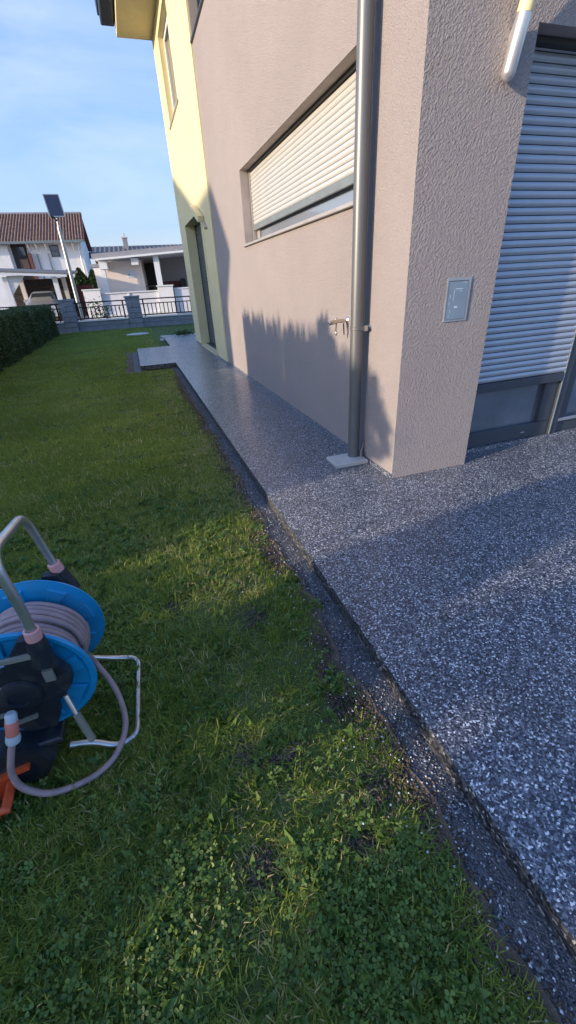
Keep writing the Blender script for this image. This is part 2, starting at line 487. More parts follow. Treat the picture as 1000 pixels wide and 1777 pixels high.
# terrace slab (path along the house, the landing at the far door, the part in front)
TP = [(-.95,-7),(9,-7),(9,12.35),(-.80,12.35),(-.80,9.92),(-1.665,9.92),(-1.665,6.86),(-.95,6.86)]
rw = np.random.default_rng(3)
top = []
for i, (x, y) in enumerate(TP):
    x2, y2 = TP[(i+1) % len(TP)]
    L = math.hypot(x2-x, y2-y)
    edge = (x <= -.79 and x2 <= -.79)
    n = int(L/.045) if edge else 1
    for k in range(max(1, n)):
        t = k/max(1, n)
        px, py = x+(x2-x)*t, y+(y2-y)*t
        if edge and k > 0:
            d = rw.normal()*.0009
            nx, ny = (y2-y)/L, -(x2-x)/L
            px += nx*d; py += ny*d
        top.append((px, py))
ter = MB()
ter.poly([(x, y, 0) for x, y in top])
ter.build('terrace', M['chips'], kind='structure')
# rough side face, three rows deep with chips standing proud
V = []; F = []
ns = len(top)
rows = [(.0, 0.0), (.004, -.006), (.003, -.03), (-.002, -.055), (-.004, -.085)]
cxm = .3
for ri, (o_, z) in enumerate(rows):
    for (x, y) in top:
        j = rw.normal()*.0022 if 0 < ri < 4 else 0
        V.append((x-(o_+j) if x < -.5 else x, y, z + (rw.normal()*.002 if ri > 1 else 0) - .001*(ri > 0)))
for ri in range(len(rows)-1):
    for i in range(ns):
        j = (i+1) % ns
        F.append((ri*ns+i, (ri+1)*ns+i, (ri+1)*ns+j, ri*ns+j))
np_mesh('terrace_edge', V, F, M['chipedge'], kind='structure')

# gravel strip in the trench beside the slab, with an irregular lawn side
def frac(y, sd, amp): return amp*float(vnoise(np.array([y]), np.array([.5]), 2.2, sd)[0]-.5)*1.2 + amp*.7*float(vnoise(np.array([y]), np.array([.5]), 8.0, sd+1)[0]-.5) + amp*.5*float(vnoise(np.array([y]), np.array([.5]), 27.0, sd+2)[0]-.5)
g = MB(); e = MB()
ys = np.arange(-7, 6.80, .025)
def strip_w(y): return (.10 if y < 1 else .085) + frac(y, 301, .05)
SW = [strip_w(y) for y in ys]; EW = [strip_w(y)+.015+abs(frac(y, 311, .10)) for y in ys]
for k in range(len(ys)-1):
    a, b = ys[k], ys[k+1]
    g.poly([(-.95-SW[k], a, LZ+.012), (-.9, a, LZ+.014), (-.9, b, LZ+.014), (-.95-SW[k+1], b, LZ+.012)])
    e.poly([(-.95-EW[k], a, LZ+.004), (-.95-SW[k]+.004, a, LZ+.018), (-.95-SW[k+1]+.004, b, LZ+.018), (-.95-EW[k+1], b, LZ+.004)])
g.poly([(-1.80, 6.70, LZ+.013), (-1.60, 6.70, LZ+.013), (-1.60, 10.02, LZ+.013), (-1.80, 10.02, LZ+.013)])
g.poly([(-1.60, 9.90, LZ+.0135), (-.78, 9.90, LZ+.0135), (-.78, 10.05, LZ+.0135), (-1.60, 10.05, LZ+.0135)])
g.build('gravel_strip', M['strip'], kind='structure')
e.poly([(-1.98, 6.6, LZ+.007), (-1.80, 6.7, LZ+.012), (-1.80, 10.0, LZ+.012), (-2.0, 10.1, LZ+.007)])
e.build('earth_margin', M['earth'], kind='structure')

# ------------------------------------------------------------------ house
YB = 6.0            # where the yellow wall begins
YE = 10.4           # far corner of the house
ROOFZ = 6.35
house = thing('house', 'grey and yellow rendered house with roller shutters beside the chip terrace', 'house', (2, 5, 0))

def wall_cells(mb, axis, val, u0, u1, z0, z1, holes, depth, inward):
    """skin on plane axis=val over u,z with rectangular holes and their reveals"""
    us = sorted({u0, u1, *[h[0] for h in holes], *[h[1] for h in holes]})
    zs = sorted({z0, z1, *[h[2] for h in holes], *[h[3] for h in holes]})
    def P(u, z, d=0): return (val+inward*d, u, z) if axis == 0 else (u, val+inward*d, z)
    for a, b in zip(us[:-1], us[1:]):
        for c, d in zip(zs[:-1], zs[1:]):
            if any(h[0] <= a and b <= h[1] and h[2] <= c and d <= h[3] for h in holes): continue
            mb.poly([P(a,c), P(b,c), P(b,d), P(a,d)])
    return mb

def reveals(mb, axis, val, h, depth, inward):
    def P(u, z, d=0): return (val+inward*d, u, z) if axis == 0 else (u, val+inward*d, z)
    a, b, c, d = h
    mb.poly([P(a,c), P(a,d), P(a,d,depth), P(a,c,depth)])
    mb.poly([P(b,c), P(b,c,depth), P(b,d,depth), P(b,d)])
    mb.poly([P(a,d), P(b,d), P(b,d,depth), P(a,d,depth)])
    if c > .01: mb.poly([P(a,c), P(a,c,depth), P(b,c,depth), P(b,c)])
    return mb

W1 = (.70, 3.88, 1.82, 2.59)         # long window in the grey wall
W2 = (1.2, 5.97, 4.47, 5.8)          # upper window in the grey wall
WD = (7.15, 9.40, .02, 2.62)         # terrace door in the yellow wall
W3 = (7.85, 9.45, 4.38, 5.75)        # upper window in the yellow wall
DR = (.668, 4.2, 0.0, 2.455)         # big shuttered terrace door in the rough front
wb = MB()
wall_cells(wb, 0, 0.0, 0, YB, 0, ROOFZ, [W1, W2], .19, 1)
MB().poly([(6,0,0),(6,YE,0),(6,YE,ROOFZ),(6,0,ROOFZ)]).build('wall', M['stucco'], house)
wb.build('wall', M['stucco'], house, label='grey beige render of the long side wall')
wf = MB(); wall_cells(wf, 1, 0.0, 0, 6.0, 0, ROOFZ, [DR], .25, 1)
wf.build('wall', M['stuccofront'], house, label='coarse scratched render of the front pier')
yb = MB()
YX = -.022
wall_cells(yb, 0, YX, YB, YE, 0, ROOFZ, [WD, W3], .25, 1)
yb.poly([(YX,YB,0),(0,YB,0),(0,YB,ROOFZ),(YX,YB,ROOFZ)])
yb.poly([(YX,YE,0),(6,YE,0),(6,YE,ROOFZ),(YX,YE,ROOFZ)])
reveals(yb, 0, YX, WD, .30, 1); reveals(yb, 0, YX, W3, .15, 1)
yb.build('wall', M['yellow'], house, label='pale yellow render of the far half')
rv = MB()
reveals(rv, 0, 0.0, W1, .20, 1); reveals(rv, 0, 0.0, W2, .16, 1)
reveals(rv, 1, 0.0, DR, .26, 1)
rv.build('reveal', M['reveal'], house)
# render stop bead at the yellow/grey joint beside the door
MB().box(YX-.012, 6.97, .036, YX-.001, 7.0, 2.6).build('trim', M['yellow'], house)
# plinth of the chip carpet at the foot of the walls
for q_ in ((-.012, .0, .001, YB), (-.034, YB, YX+.001, WD[0]), (-.034, WD[1], YX+.001, YE+.01)):
    MB().box(q_[0], q_[1], .0005, q_[2], q_[3], .035).build('plinth', M['chips'], house)
# roof lid and eaves
rf = MB(); rf.box(-.0, .0, ROOFZ, 6.3, YE+.0, ROOFZ+.3); rf.build('roof', M['soffitdark'], house)
ev = MB(); ev.box(-.74, 2.0, 6.03, -.024, YE, 6.34); ev.build('eaves_box', M['cream'], house)
ed = MB(); ed.box(-.74, 2.0, 6.346, 0, YE, 6.75); ed.build('fascia', M['cream'], house)
gt = MB(); gt.box(-1.02, 2.0, 6.17, -.75, YE-.02, 6.34, .02); gt.box(-1.05, 2.0, 6.33, -.75, YE+.03, 6.75, .01)
gt.build('gutter', M['gutter'], house)

# --- roller shutter over the long window
def slat_mesh_y(L, pitch, t, bow):
    mb = MB(); n = 5
    pr = []
    for i in range(n+1):
        a = i/n
        pr.append((-math.sin(a*PI)*bow - .001, .002+a*(pitch-.004)))
    pts = [(x, 0, z) for x, z in pr] + [(t, 0, pitch-.002), (t, 0, .002)]
    mb.prism(pts, (0, L, 0)); return mb

win = thing('roller_shutter', 'x', 'x', (0,0,0)); bpy.data.objects.remove(win)
sh = bpy.data.objects.new('roller_shutter', None); sc.collection.objects.link(sh); sh.parent = house
sh.location = Vector((.13, W1[0]+.02, 0)) - parent_loc(house)
sh['label'] = 'pale shutter almost closed over the long window'
pit = .0415
z0s = 2.025
first = slat_mesh_y(W1[1]-W1[0]-.09, pit, .008, .007)
so_ = first.build('slat', M['slatcream'], None, smooth=True, angle=50)
so_.parent = sh; so_.location = (0, .025, z0s)
for k in range(1, 13):
    inst(so_, sh, (0, .025, z0s + k*pit))
bb = MB(); bb.box(.118, W1[0]+.045, 1.962, .142, W1[1]-.045, 2.022, .003); bb.build('end_bar', M['bar'], sh)
for yy in (W1[0]+.02, W1[1]-.04):
    MB().box(.112, yy, 1.83, .15, yy+.022, 2.585).build('guide_rail', M['sill'], sh)
MB().box(.10, W1[0]+.01, 2.57, .19, W1[1]-.01, 2.588).build('shutter_box', M['soffitdark'], sh)
w1 = bpy.data.objects.new('window', None); sc.collection.objects.link(w1); w1.parent = house
w1.location = Vector((.19, 2.3, 1.82)) - parent_loc(house)
fr = MB()
fr.box(.16, W1[0]+.02, 1.822, .20, W1[1]-.05, 1.87); fr.box(.16, W1[1]-.17, 1.872, .20, W1[1]-.05, 2.58); fr.box(.16, W1[0]+.02, 2.5, .20, W1[1]-.17, 2.58)
fr.build('frame', M['sill'], w1)
MB().box(.185, W1[0]+.02, 1.87, .192, W1[1]-.17, 2.5).build('pane', M['glasspale'], w1)
sl_ = MB(); sl_.box(-.035, W1[0]-.03, 1.788, .15, W1[1]+.03, 1.812, .004); sl_.build('sill', M['sill'], w1)

def plain_window(hole, x, sillx, mframe, mglass, msill):
    w = bpy.data.objects.new('window', None); sc.collection.objects.link(w); w.parent = house
    a, b, c, d = hole
    w.location = Vector((x, (a+b)/2, c)) - parent_loc(house)
    f = MB()
    f.box(x-.03, a, c, x+.02, a+.07, d); f.box(x-.03, b-.07, c, x+.02, b, d)
    f.box(x-.03, a+.07, c, x+.02, b-.07, c+.08); f.box(x-.03, a+.07, d-.08, x+.02, b-.07, d)
    f.box(x-.028, (a+b)/2-.03, c+.08, x+.018, (a+b)/2+.03, d-.08)
    f.build('frame', mframe, w)
    MB().box(x, a+.06, c+.07, x+.008, b-.06, d-.07).build('pane', mglass, w)
    MB().box(sillx-.03, a-.03, c-.03, x-.03, b+.03, c-.002, .004).build('sill', msill, w)
plain_window(W2, .15, 0, M['frame'], M['glass'], M['frame'])
plain_window(W3, .12, YX, M['whitetrim'], M['glass'], M['sill'])

# --- shuttered terrace door in the yellow wall
dr = bpy.data.objects.new('roller_shutter', None); sc.collection.objects.link(dr); dr.parent = house
dr.location = Vector((.22, WD[0], 0)) - parent_loc(house)
dr['label'] = 'dark shutter closed over the door in the yellow wall'
fs = slat_mesh_y(WD[1]-WD[0]-.10, .055, .008, .008).build('slat', M['frame'], None, smooth=True, angle=50)
fs.parent = dr; fs.location = (0, .05, .06)
for k in range(1, 46):
    inst(fs, dr, (0, .05, .06 + k*.055))
MB().box(.20, WD[0]+.01, .052, .26, WD[0]+.05, 2.615).build('guide_rail', M['frame'], dr)
MB().box(.20, WD[1]-.05, .052, .26, WD[1]-.01, 2.615).build('guide_rail', M['frame'], dr)
MB().box(.12, WD[0]+.01, .003, .27, WD[1]-.01, .05).build('threshold', M['frame'], dr)

# --- big shuttered door in the rough front wall (plane y = .13 for the shutter, .22 for the glass)
s2 = bpy.data.objects.new('roller_shutter', None); sc.collection.objects.link(s2); s2.parent = house
s2.location = Vector((.69, .168, 0)) - parent_loc(house)
s2['label'] = 'silver grey shutter three quarters down over the front door'
L2 = 1.70-.69
def slat_mesh_x(L, pitch, t, bow):
    n = 5; pr = []
    for i in range(n+1):
        a = i/n
        pr.append((-math.sin(a*PI)*bow - .001, .0025+a*(pitch-.005)))
    pts = [(0, y, z) for y, z in pr] + [(0, t, pitch-.0025), (0, t, .0025)]
    return MB().prism(pts, (L, 0, 0))
fs = slat_mesh_x(L2, .045, .008, .009).build('slat', M['slatblue'], None, smooth=True, angle=50)
fs.parent = s2; fs.location = (0, 0, .575)
for k in range(1, 42):
    inst(fs, s2, (0, 0, .575 + k*.045))
MB().box(.69, .156, .505, 1.70, .182, .572, .003).build('end_bar', M['frame'], s2)
MB().box(1.705, .165, .035, 1.785, .262, 2.45, .004).build('guide_rail', M['frame'], s2)
MB().box(1.703, .158, .036, 1.712, .164, 2.45).build('guide_rail', M['rail'], s2)
MB().box(.67, .10, 2.43, 4.19, .26, 2.452).build('shutter_box', M['soffitdark'], s2)
def glazed_door(x0, x1, lab):
    d = bpy.data.objects.new('door', None); sc.collection.objects.link(d); d.parent = house
    d.location = Vector((x0, .23, 0)) - parent_loc(house); d['label'] = lab
    f = MB()
    f.box(x0, .185, .036, x1, .25, .16, .004); f.box(x0, .185, 2.3, x1, .25, 2.42, .004)
    f.box(x0, .185, .162, x0+.10, .25, 2.298, .004); f.box(x1-.14, .185, .162, x1, .25, 2.298, .004)
    f.build('frame', M['frame'], d)
    MB().box(x0+.09, .222, .15, x1-.13, .23, 2.31).build('pane', M['glassgrey'], d)
    MB().box(x1-.30, .1835, .085, x1-.265, .186, .095).build('badge', M['rail'], d)
    return d
glazed_door(.67, 1.70, 'dark framed door with a dusty pane under the shutter')
glazed_door(1.78, 3.2, 'dark framed door with a bright pane beyond the rail')
MB().box(1.78, .165, .14, 3.2, .184, .165, .002).build('weatherboard', M['rail'], house)
MB().box(.67, .16, .001, 4.19, .26, .034).build('threshold', M['chips'], house)
MB().box(.67, .32, .04, 4.19, .34, 2.43).build('room_blind', M['greywall'], house)

# --- flush meter box in the rough pier
mbx = thing('meter_box', 'blue grey metal meter box lid set into the rough pier', 'meter box', (.385, -.01, 1.19))
rim = MB()
a, b, c, d = .294, .474, 1.068, 1.320
rim.box(a, -.005, c, b, .0, c+.010); rim.box(a, -.005, d-.016, b, .0, d); rim.box(a, -.005, c+.010, a+.010, .0, d-.016); rim.box(b-.016, -.005, c+.010, b, .0, d-.016)
rim.build('rim', M['boxrim'], mbx)
lid = MB(); lid.box(a+.013, -.004, c+.013, b-.019, -.0005, d-.021, .001); lid.build('lid', M['box'], mbx)
mk = MB()
for (u, z, w, h) in ((.362,1.255,.052,.005),(.395,1.243,.016,.004),(.352,1.19,.003,.06),(.325,1.205,.004,.022),(.322,1.165,.003,.018),(.365,1.148,.024,.010),(.334,1.12,.003,.02),(.43,1.288,.006,.006),(.326,1.10,.006,.005)):
    mk.box(u, -.0046, z, u+w, -.0041, z+h)
mk.build('faded_print', M['print'], mbx)

# --- tube fitting on the pier by the shutter
tf = thing('wall_tube', 'cream tube with rounded silver end high on the rough pier', 'wall fitting', (.50, -.04, 2.22))
p0 = Vector((.485, -.040, 2.245)); p1 = Vector((.500, -.072, 2.445)); p2 = Vector((.512, -.098, 2.60))
ax = (p1-p0).normalized()
pr = [(0.0005, -.036), (.014, -.034), (.026, -.026), (.033, -.014), (.036, 0), (.036, (p1-p0).length)]
MB().lathe(p0, ax, pr, 24).build('end_sleeve', M['tubesilver'], tf, smooth=True, angle=60)
MB().tube([p1+ax*.0005, p2, p2+(p2-p1)*1.2], .0375, 24).build('tube', M['tubecream'], tf, smooth=True)
MB().prism([(.492,-.0005,2.232),(.492,-.0005,2.40),(.492,-.05,2.50),(.492,-.05,2.345)], (.018,0,0)).build('wedge', M['tubesilver'], tf)  # added fin behind the tube, sheared to square up its shadow
# similar slanted fitting over the yellow wall's door
t2 = thing('wall_tube', 'small slanted cream fitting above the door in the yellow wall', 'wall fitting', (-.06, 7.0, 2.6))
MB().obox((-.09, 7.02, 2.56), (.055, 0, 0), (0, .36, .13), (0, -.016, .045)).build('arm', M['cream'], t2)
MB().obox((-.05, 6.62, 2.36), (.027, 0, 0), (0, .16, .09), (0, -.01, .018)).build('wedge', M['sill'], t2)

# --- downpipe with clip, foot and stone slab
dp = thing('downpipe', 'grey round rainwater downpipe standing off the grey side wall', 'downpipe', (-.085, .47, .02))
PX, PY = -.088, .468
MB().tube([(PX,PY,.03),(PX,PY,6.05)], .047, 24).build('pipe', M['pipe'], dp, smooth=True)
cl = MB(); cl.lathe((PX,PY,1.018), (0,0,1), [(.0475,0),(.0515,.002),(.0515,.022),(.0475,.024)], 24)
cl.build('clip', M['pipe'], dp, smooth=True)
MB().tube([(-.04, .438, 1.03), (-.0, .438, 1.034)], .006, 10).build('rod', M['darkmetal'], dp, smooth=True)
MB().lathe((0, .438, 1.034), (-1,0,0), [(.002,.012),(.015,.010),(.019,.003),(.02,0)], 16).build('wall_rosette', M['zinc'], dp, smooth=True)
sc_ = MB(); sc_.box(-.058, .408, 1.012, -.03, .424, 1.048, .003); sc_.tube([(-.050,.400,1.03),(-.050,.43,1.03)], .008, 8)
sc_.build('clip_screw', M['zinc'], dp)
MB().tube([(PX+.05, PY-.045, .03), (PX+.055, PY-.03, .07), (PX+.075, PY-.02, .11), (PX+.083, PY-.02, .16)], [.018,.018,.014,.008], 10).build('foot_pipe', M['pipe'], dp, smooth=True)
ss = MB(); ss.box(-.30, .335, .001, -.02, .545, .038, .006)
ssl = ss.build('stone_slab', M['concrete'], None); tag(ssl, 'pale stone slab on the terrace under the grey downpipe', 'slab')

# --- tap
tp = thing('water_tap', 'nickel garden tap sticking out of the grey wall beside the downpipe', 'tap', (0, .80, 1.05))
MB().lathe((0, .80, 1.06), (-1,0,0), [(.031,0),(.030,.006),(.018,.014),(.012,.018),(.0115,.05)], 20).build('rosette', M['brass'], tp, smooth=True)
MB().tube([(-.03,.80,1.058),(-.10,.785,1.058)], .0145, 14).build('body', M['brass'], tp, smooth=True)
MB().tube([(-.10,.785,1.058),(-.175,.765,1.052),(-.182,.763,1.050)], [.0165,.0165,.011], 14).build('spout', M['brass'], tp, smooth=True)
hb = MB(); hb.obox((-.115,.772,1.015), (.005,0,0), (0,.006,0), (.004,0,.03)); hb.lathe((-.112,.772,.985), (0,0,-1), [(.003,-.01),(.008,0),(.010,.012),(.005,.028),(.001,.032)], 12)
hb.build('handle', M['brass'], tp, smooth=True)
MB().obox((-.045,.775,1.0), (.003,0,0), (0,.005,0), (-.003,0,.042)).build('chain_tag', M['darkmetal'], tp)
MB().lathe((-.105,.785,1.07), (0,0,1), [(.006,0),(.008,.01),(.004,.018),(.0005,.019)], 12).build('knob', M['brass'], tp, smooth=True)

# ------------------------------------------------------------------ hose reel cart on the lawn
rl = thing('hose_reel_cart', 'blue garden hose reel cart with aluminium handle on the shaded lawn', 'hose reel', (-2.17, -1.24, LZ))
psi = .05
A = Vector((math.sin(psi), math.cos(psi), 0)); U = Vector((math.cos(psi), -math.sin(psi), 0)); Z = Vector((0,0,1))
C0 = Vector((-2.177, -1.362, .289)); RR = .21; WW = .247
def rp(u, a, z): return C0 + U*u + A*a + Z*z          # reel coordinates: across, along the axis, up
def flange(front):
    a0 = 0 if front else WW
    s_ = -1 if front else 1                           # outward
    prof = [(.052, .004), (.075, .006), (.092, .010), (.098, .004), (.17, .000), (.186, .004), (.192, .012), (.205, .013), (RR, .008), (RR, .002), (.203, .001),
            (.19, -.004), (.17, -.006), (.05, -.006)]
    prof = [(r, d*s_) for r, d in prof]
    return MB().lathe(rp(0, a0, 0), A, prof, 64).build('flange', M['reelblue'], rl, smooth=True, angle=40)
fl_f = flange(True); fl_b = flange(False)
# raised pockets on both faces of the flanges
for fo, a0, sides in ((fl_f, 0, (-1,)), (fl_b, WW, (-1, 1))):
    for s_ in sides:
        for k in range(8):
            mbp = MB()
            th = 2*PI*k/8 + .22
            for (r0, r1, w0, w1, hh) in ((.125, .182, .020, .034, .009),):
                er = U*math.cos(th) + Z*math.sin(th); et = -U*math.sin(th) + Z*math.cos(th)
                base = rp(0, a0, 0) + A*(s_*.004)
                q = [base + er*r0 - et*w0, base + er*r1 - et*w1, base + er*r1 + et*w1, base + er*r0 + et*w0]
                tp_ = [p + A*(s_*hh) + (base + er*(r0+r1)/2 - p)*.12 for p in q]
                n = len(mbp.v); mbp.v += [tuple(p) for p in q+tp_]
                mbp.f += [(n+4,n+5,n+6,n+7)] + [(n+i, n+(i+1)%4, n+4+(i+1)%4, n+4+i) for i in range(4)]
            mbp.build('rib_pocket', M['reelblue'], fo)
MB().lathe(rp(0, .006, 0), A, [(.075, 0), (.075, WW-.012)], 32).build('drum', M['reelblue'], rl, smooth=True)
# wound hose: layered helix
def coil(layers):
    P = []
    hd = .0195
    for li, (rad, n, a_start, a_end) in enumerate(layers):
        steps = n*40
        for k in range(steps+1):
            t = k/steps
            th = -2*PI*n*t
            jit = .0035*math.sin(3*th*.37+li) + .002*math.sin(1.7*th+li*2)
            aa = a_start + (a_end-a_start)*t
            P.append(rp((rad+jit)*math.cos(th), aa + .002*math.sin(5*th), (rad+jit)*math.sin(th)))
    return P
cp = coil([(.100, 10, .025, WW-.025), (.119, 9, WW-.03, .03), (.137, 8, .045, WW-.03), (.152, 4, WW-.03, WW*.48)])
MB().tube(cp, .0105, 8).build('hose', M['hose'], rl, smooth=True, label='mauve grey hose wound on the blue reel', angle=80)
# side plates (dark) with arms
pf = [(-.19,.02),(-.12,.085),(-.02,.10),(.028,.165),(.058,.205),(.105,.200),(.118,.165),(.122,.10),(.150,.045),(.148,.0),(.115,-.045),(.085,-.065),(.075,-.13),(.055,-.17),(-.03,-.165),(-.06,-.12),(-.19,-.10),(-.30,-.12),(-.32,.0)]
for a0, th in ((-.050, .030), (WW+.020, .030)):
    q = [rp(u, a0, z) for u, z in pf]
    MB().prism([tuple(p) for p in reversed(q)], A*th).build('side_plate', M['reeldark'], rl, smooth=False)
hubs = MB(); hubs.lathe(rp(0, -.052, 0), -A, [(.065,0),(.062,.010),(.045,.016),(.03,.017),(.028,.008),(.001,.008)], 28)
hubs.build('hub_cover', M['reeldark'], rl, smooth=True)
ribs = MB()
ribs.obox(rp(.035,-.056,.150), U*.045, A*.006, Z*.007); ribs.obox(rp(-.03,-.056,-.105), U*.05+Z*.01, A*.005, Z*.006)
ribs.obox(rp(.10,-.056,.06), U*.014, A*.005, Z*.022); ribs.obox(rp(-.15,-.056,.03), U*.12+Z*.02, A*.005, Z*.005)
ribs.obox(rp(-.15,-.056,-.06), U*.12, A*.005, Z*.005)
ribs.build('plate_rib', mat('worn_edge_plastic', (.20,.20,.17), .5, var=.3), rl)
# sockets, pink collars and the handle tube
def leg_pts(a): return rp(0,0,0)*0
F0 = Vector((-2.082,-1.405,.44)); F1 = Vector((-2.076,-1.405,.56)); 
B0 = Vector((-2.052,-1.062,.44)); B1 = Vector((-2.072,-1.062,.55))
for q0, q1 in ((F0, F1), (B0, B1)):
    dv = (q1-q0).normalized(); g0 = q0 + dv*.045
    MB().tube([q0-dv*.05, g0], [.034,.026], 14).build('socket', M['reeldark'], rl, smooth=True)
    MB().lathe(g0, dv, [(.013,.0),(.0215,.0),(.0225,.004),(.0215,.034),(.0155,.036),(.0145,.030)], 20).build('collar', M['pink'], rl, smooth=True, angle=40)
def fillet(pts, r, n=7):
    out = [Vector(pts[0])]
    for i in range(1, len(pts)-1):
        p = Vector(pts[i]); a_ = (Vector(pts[i-1])-p); b_ = (Vector(pts[i+1])-p)
        rr_ = min(r, a_.length*.49, b_.length*.49)
        s_, e_ = p + a_.normalized()*rr_, p + b_.normalized()*rr_
        for k in range(n+1):
            t = k/n
            out.append(s_*(1-t)**2 + p*2*t*(1-t) + e_*t**2)
    out.append(Vector(pts[-1])); return out
HT = [F0, F1, Vector((-2.088,-1.405,.785)), Vector((-2.090,-1.085,.735)), B1, B0]
MB().tube(fillet(HT, .07), .0135, 16).build('handle', M['alu'], rl, smooth=True, angle=60)
# U shaped ground stand
ST = [Vector((-2.13,-1.395,-.02)), Vector((-2.06,-1.392,-.045)), Vector((-1.98,-1.42,-.075)), Vector((-1.915,-1.40,-.075)), Vector((-1.90,-1.02,-.075)), Vector((-2.00,-1.01,-.05)), Vector((-2.12,-1.06,.06))]
MB().tube(fillet(ST, .05), .0105, 14).build('ground_stand', M['alu'], rl, smooth=True, angle=60)
# crank peg
MB().tube([(-2.06,-1.43,.255),(-2.045,-1.455,.19)], .008, 10).build('crank_rod', M['alu'], rl, smooth=True)
MB().tube([(-2.045,-1.455,.19),(-2.02,-1.49,.095),(-2.019,-1.492,.09)], [.0115,.0115,.007], 14).build('crank_grip', M['dullgrip'], rl, smooth=True)
# wheels
for yy in (-1.45, -1.10):
    w = MB(); w.lathe((-2.27, yy, -.005), (0,1,0), [(.03,0),(.075,.0),(.088,.006),(.092,.018),(.088,.030),(.075,.036),(.03,.036)], 32)
    wo = w.build('wheel', M['black'], rl, smooth=True, angle=50)
    MB().lathe((-2.27, yy-.004, -.005), (0,1,0), [(.001,0),(.028,0),(.034,.004),(.055,.003),(.058,.010)], 24).build('hub_cap', M['reeldark'], wo, smooth=True)
fd = MB(); fd.lathe((-2.27, -1.46, -.005), (0,1,0), [(.100,0),(.118,.002),(.118,.05),(.100,.05)], 24, a0=-1.75, a1=1.4)
fd.build('wheel_arch', M['reeldark'], rl, smooth=True, angle=40)
MB().box(-2.36, -1.44, .06, -2.12, -1.06, .085, .006).build('base_tray', M['reeldark'], rl)
# hose tail from the drum round to the connector
TAIL = [rp(.135,.17,-.10), (-2.03,-1.16,.10), (-1.985,-1.215,.02), (-1.958,-1.29,-.03), (-1.953,-1.37,-.055), (-1.985,-1.455,-.065), (-2.045,-1.50,-.07), (-2.12,-1.515,-.07), (-2.195,-1.515,-.06), (-2.25,-1.505,-.01), (-2.262,-1.497,.06), (-2.240,-1.487,.14), (-2.219,-1.478,.19)]
def catmull(P, n=8):
    P = [Vector(p) for p in P]; out = []
    for i in range(len(P)-1):
        p0 = P[max(i-1,0)]; p1 = P[i]; p2 = P[i+1]; p3 = P[min(i+2,len(P)-1)]
        for k in range(n):
            t = k/n
            out.append(.5*((2*p1)+(p2-p0)*t+(2*p0-5*p1+4*p2-p3)*t*t+(3*p1-p0-3*p2+p3)*t**3))
    out.append(P[-1]); return out
MB().tube(catmull(TAIL), .0105, 10).build('hose_tail', M['hose'], rl, smooth=True, angle=80)
cdir = Vector((.012,.016,.060)).normalized(); c0 = Vector((-2.222,-1.480,.178))
MB().lathe(c0, cdir, [(.0125,0),(.019,.002),(.021,.012),(.019,.026),(.015,.028)], 18).build('hose_nut', M['greyplastic'], rl, smooth=True, angle=40)
MB().lathe(c0+cdir*.027, cdir, [(.014,0),(.0175,.002),(.0185,.045),(.016,.049)], 18).build('hose_connector', M['connector'], rl, smooth=True, angle=40)
MB().lathe(c0+cdir*.074, cdir, [(.0165,0),(.0165,.022),(.012,.028),(.001,.029)], 18).build('inlet_neck', M['greyplastic'], rl, smooth=True, angle=40)

# orange tub half out of the frame
ob = thing('plastic_tub', 'orange plastic tub with flared rim at the foot of the hose reel', 'tub', (-2.36, -1.47, LZ))
tb = MB()
def tubrect(cx, cy, hx, hy, z): return [(cx-hx,cy-hy,z),(cx+hx,cy-hy,z),(cx+hx,cy+hy,z),(cx-hx,cy+hy,z)]
rings = [tubrect(-2.385,-1.50,.050,.035,LZ+.004), tubrect(-2.385,-1.50,.072,.05,LZ+.075), tubrect(-2.385,-1.50,.105,.062,LZ+.078), tubrect(-2.385,-1.50,.108,.064,LZ+.090), tubrect(-2.385,-1.50,.090,.055,LZ+.100), tubrect(-2.385,-1.50,.082,.047,LZ+.098), tubrect(-2.385,-1.50,.046,.030,LZ+.012)]
for rg in rings: tb.v += rg
for k in range(len(rings)-1):
    for j in range(4): tb.f.append((4*k+j, 4*k+(j+1)%4, 4*k+4+(j+1)%4, 4*k+4+j))
tb.f.append((3,2,1,0)); n = 4*(len(rings)-1); tb.f.append((n,n+1,n+2,n+3))
tbo = tb.build('shell', M['orange'], ob)
bm_ = tbo.modifiers.new('b', 'BEVEL'); bm_.width = .004; bm_.segments = 2
MB().obox((-2.30,-1.44,LZ+.115), (.07,.0,.012), (0,.03,.0), (0,0,.006)).build('scoop', M['orange'], ob)

# ------------------------------------------------------------------ garden wall, pillars, railings
TH = R_(-5.84)
fx, fy = math.cos(TH), math.sin(TH)
FB = Vector((-4.444, 19.009, LZ))
def fp(s, d, z): return Vector((FB.x + fx*s - fy*d, FB.y + fy*s + fx*d, z))   # s along the wall, d behind it
gw = thing('garden_wall', 'low blue grey block wall with square pillars at the lawn end', 'wall', tuple(FB))
unit = MB(); unit.box(-.5,-.5,-.5,.5,.5,.5,.02)
blk = unit.build('block', M['block'], None); blk.parent = gw
blk.location = (0,0,-5)
used = [False]
def put_block(s0, s1, d0, d1, z0, z1):
    c = fp((s0+s1)/2, (d0+d1)/2, (z0+z1)/2) - FB
    o = blk if not used[0] else blk.copy()
    if used[0]: sc.collection.objects.link(o)
    used[0] = True
    o.parent = gw
    j = rng.normal()*.004
    o.location = c + Vector((0, j, 0)); o.rotation_euler = (0,0,TH)
    o.scale = (s1-s0-.012, d1-d0, z1-z0-.010)
def course(s0, s1, z0, z1, off):
    s = s0
    first_ = True
    while s < s1-.02:
        w = .52 if not (first_ and off) else .26
        e_ = min(s+w, s1)
        if s1-e_ < .1: e_ = s1
        put_block(s, e_, .06, .26, z0, z1); s = e_; first_ = False
PIL = [(.0,.54,1.12), (2.68,3.26,1.11), (5.6,6.2,1.1)]
segs = [(.55,2.67), (3.27,5.59), (-3.2,-.01)]
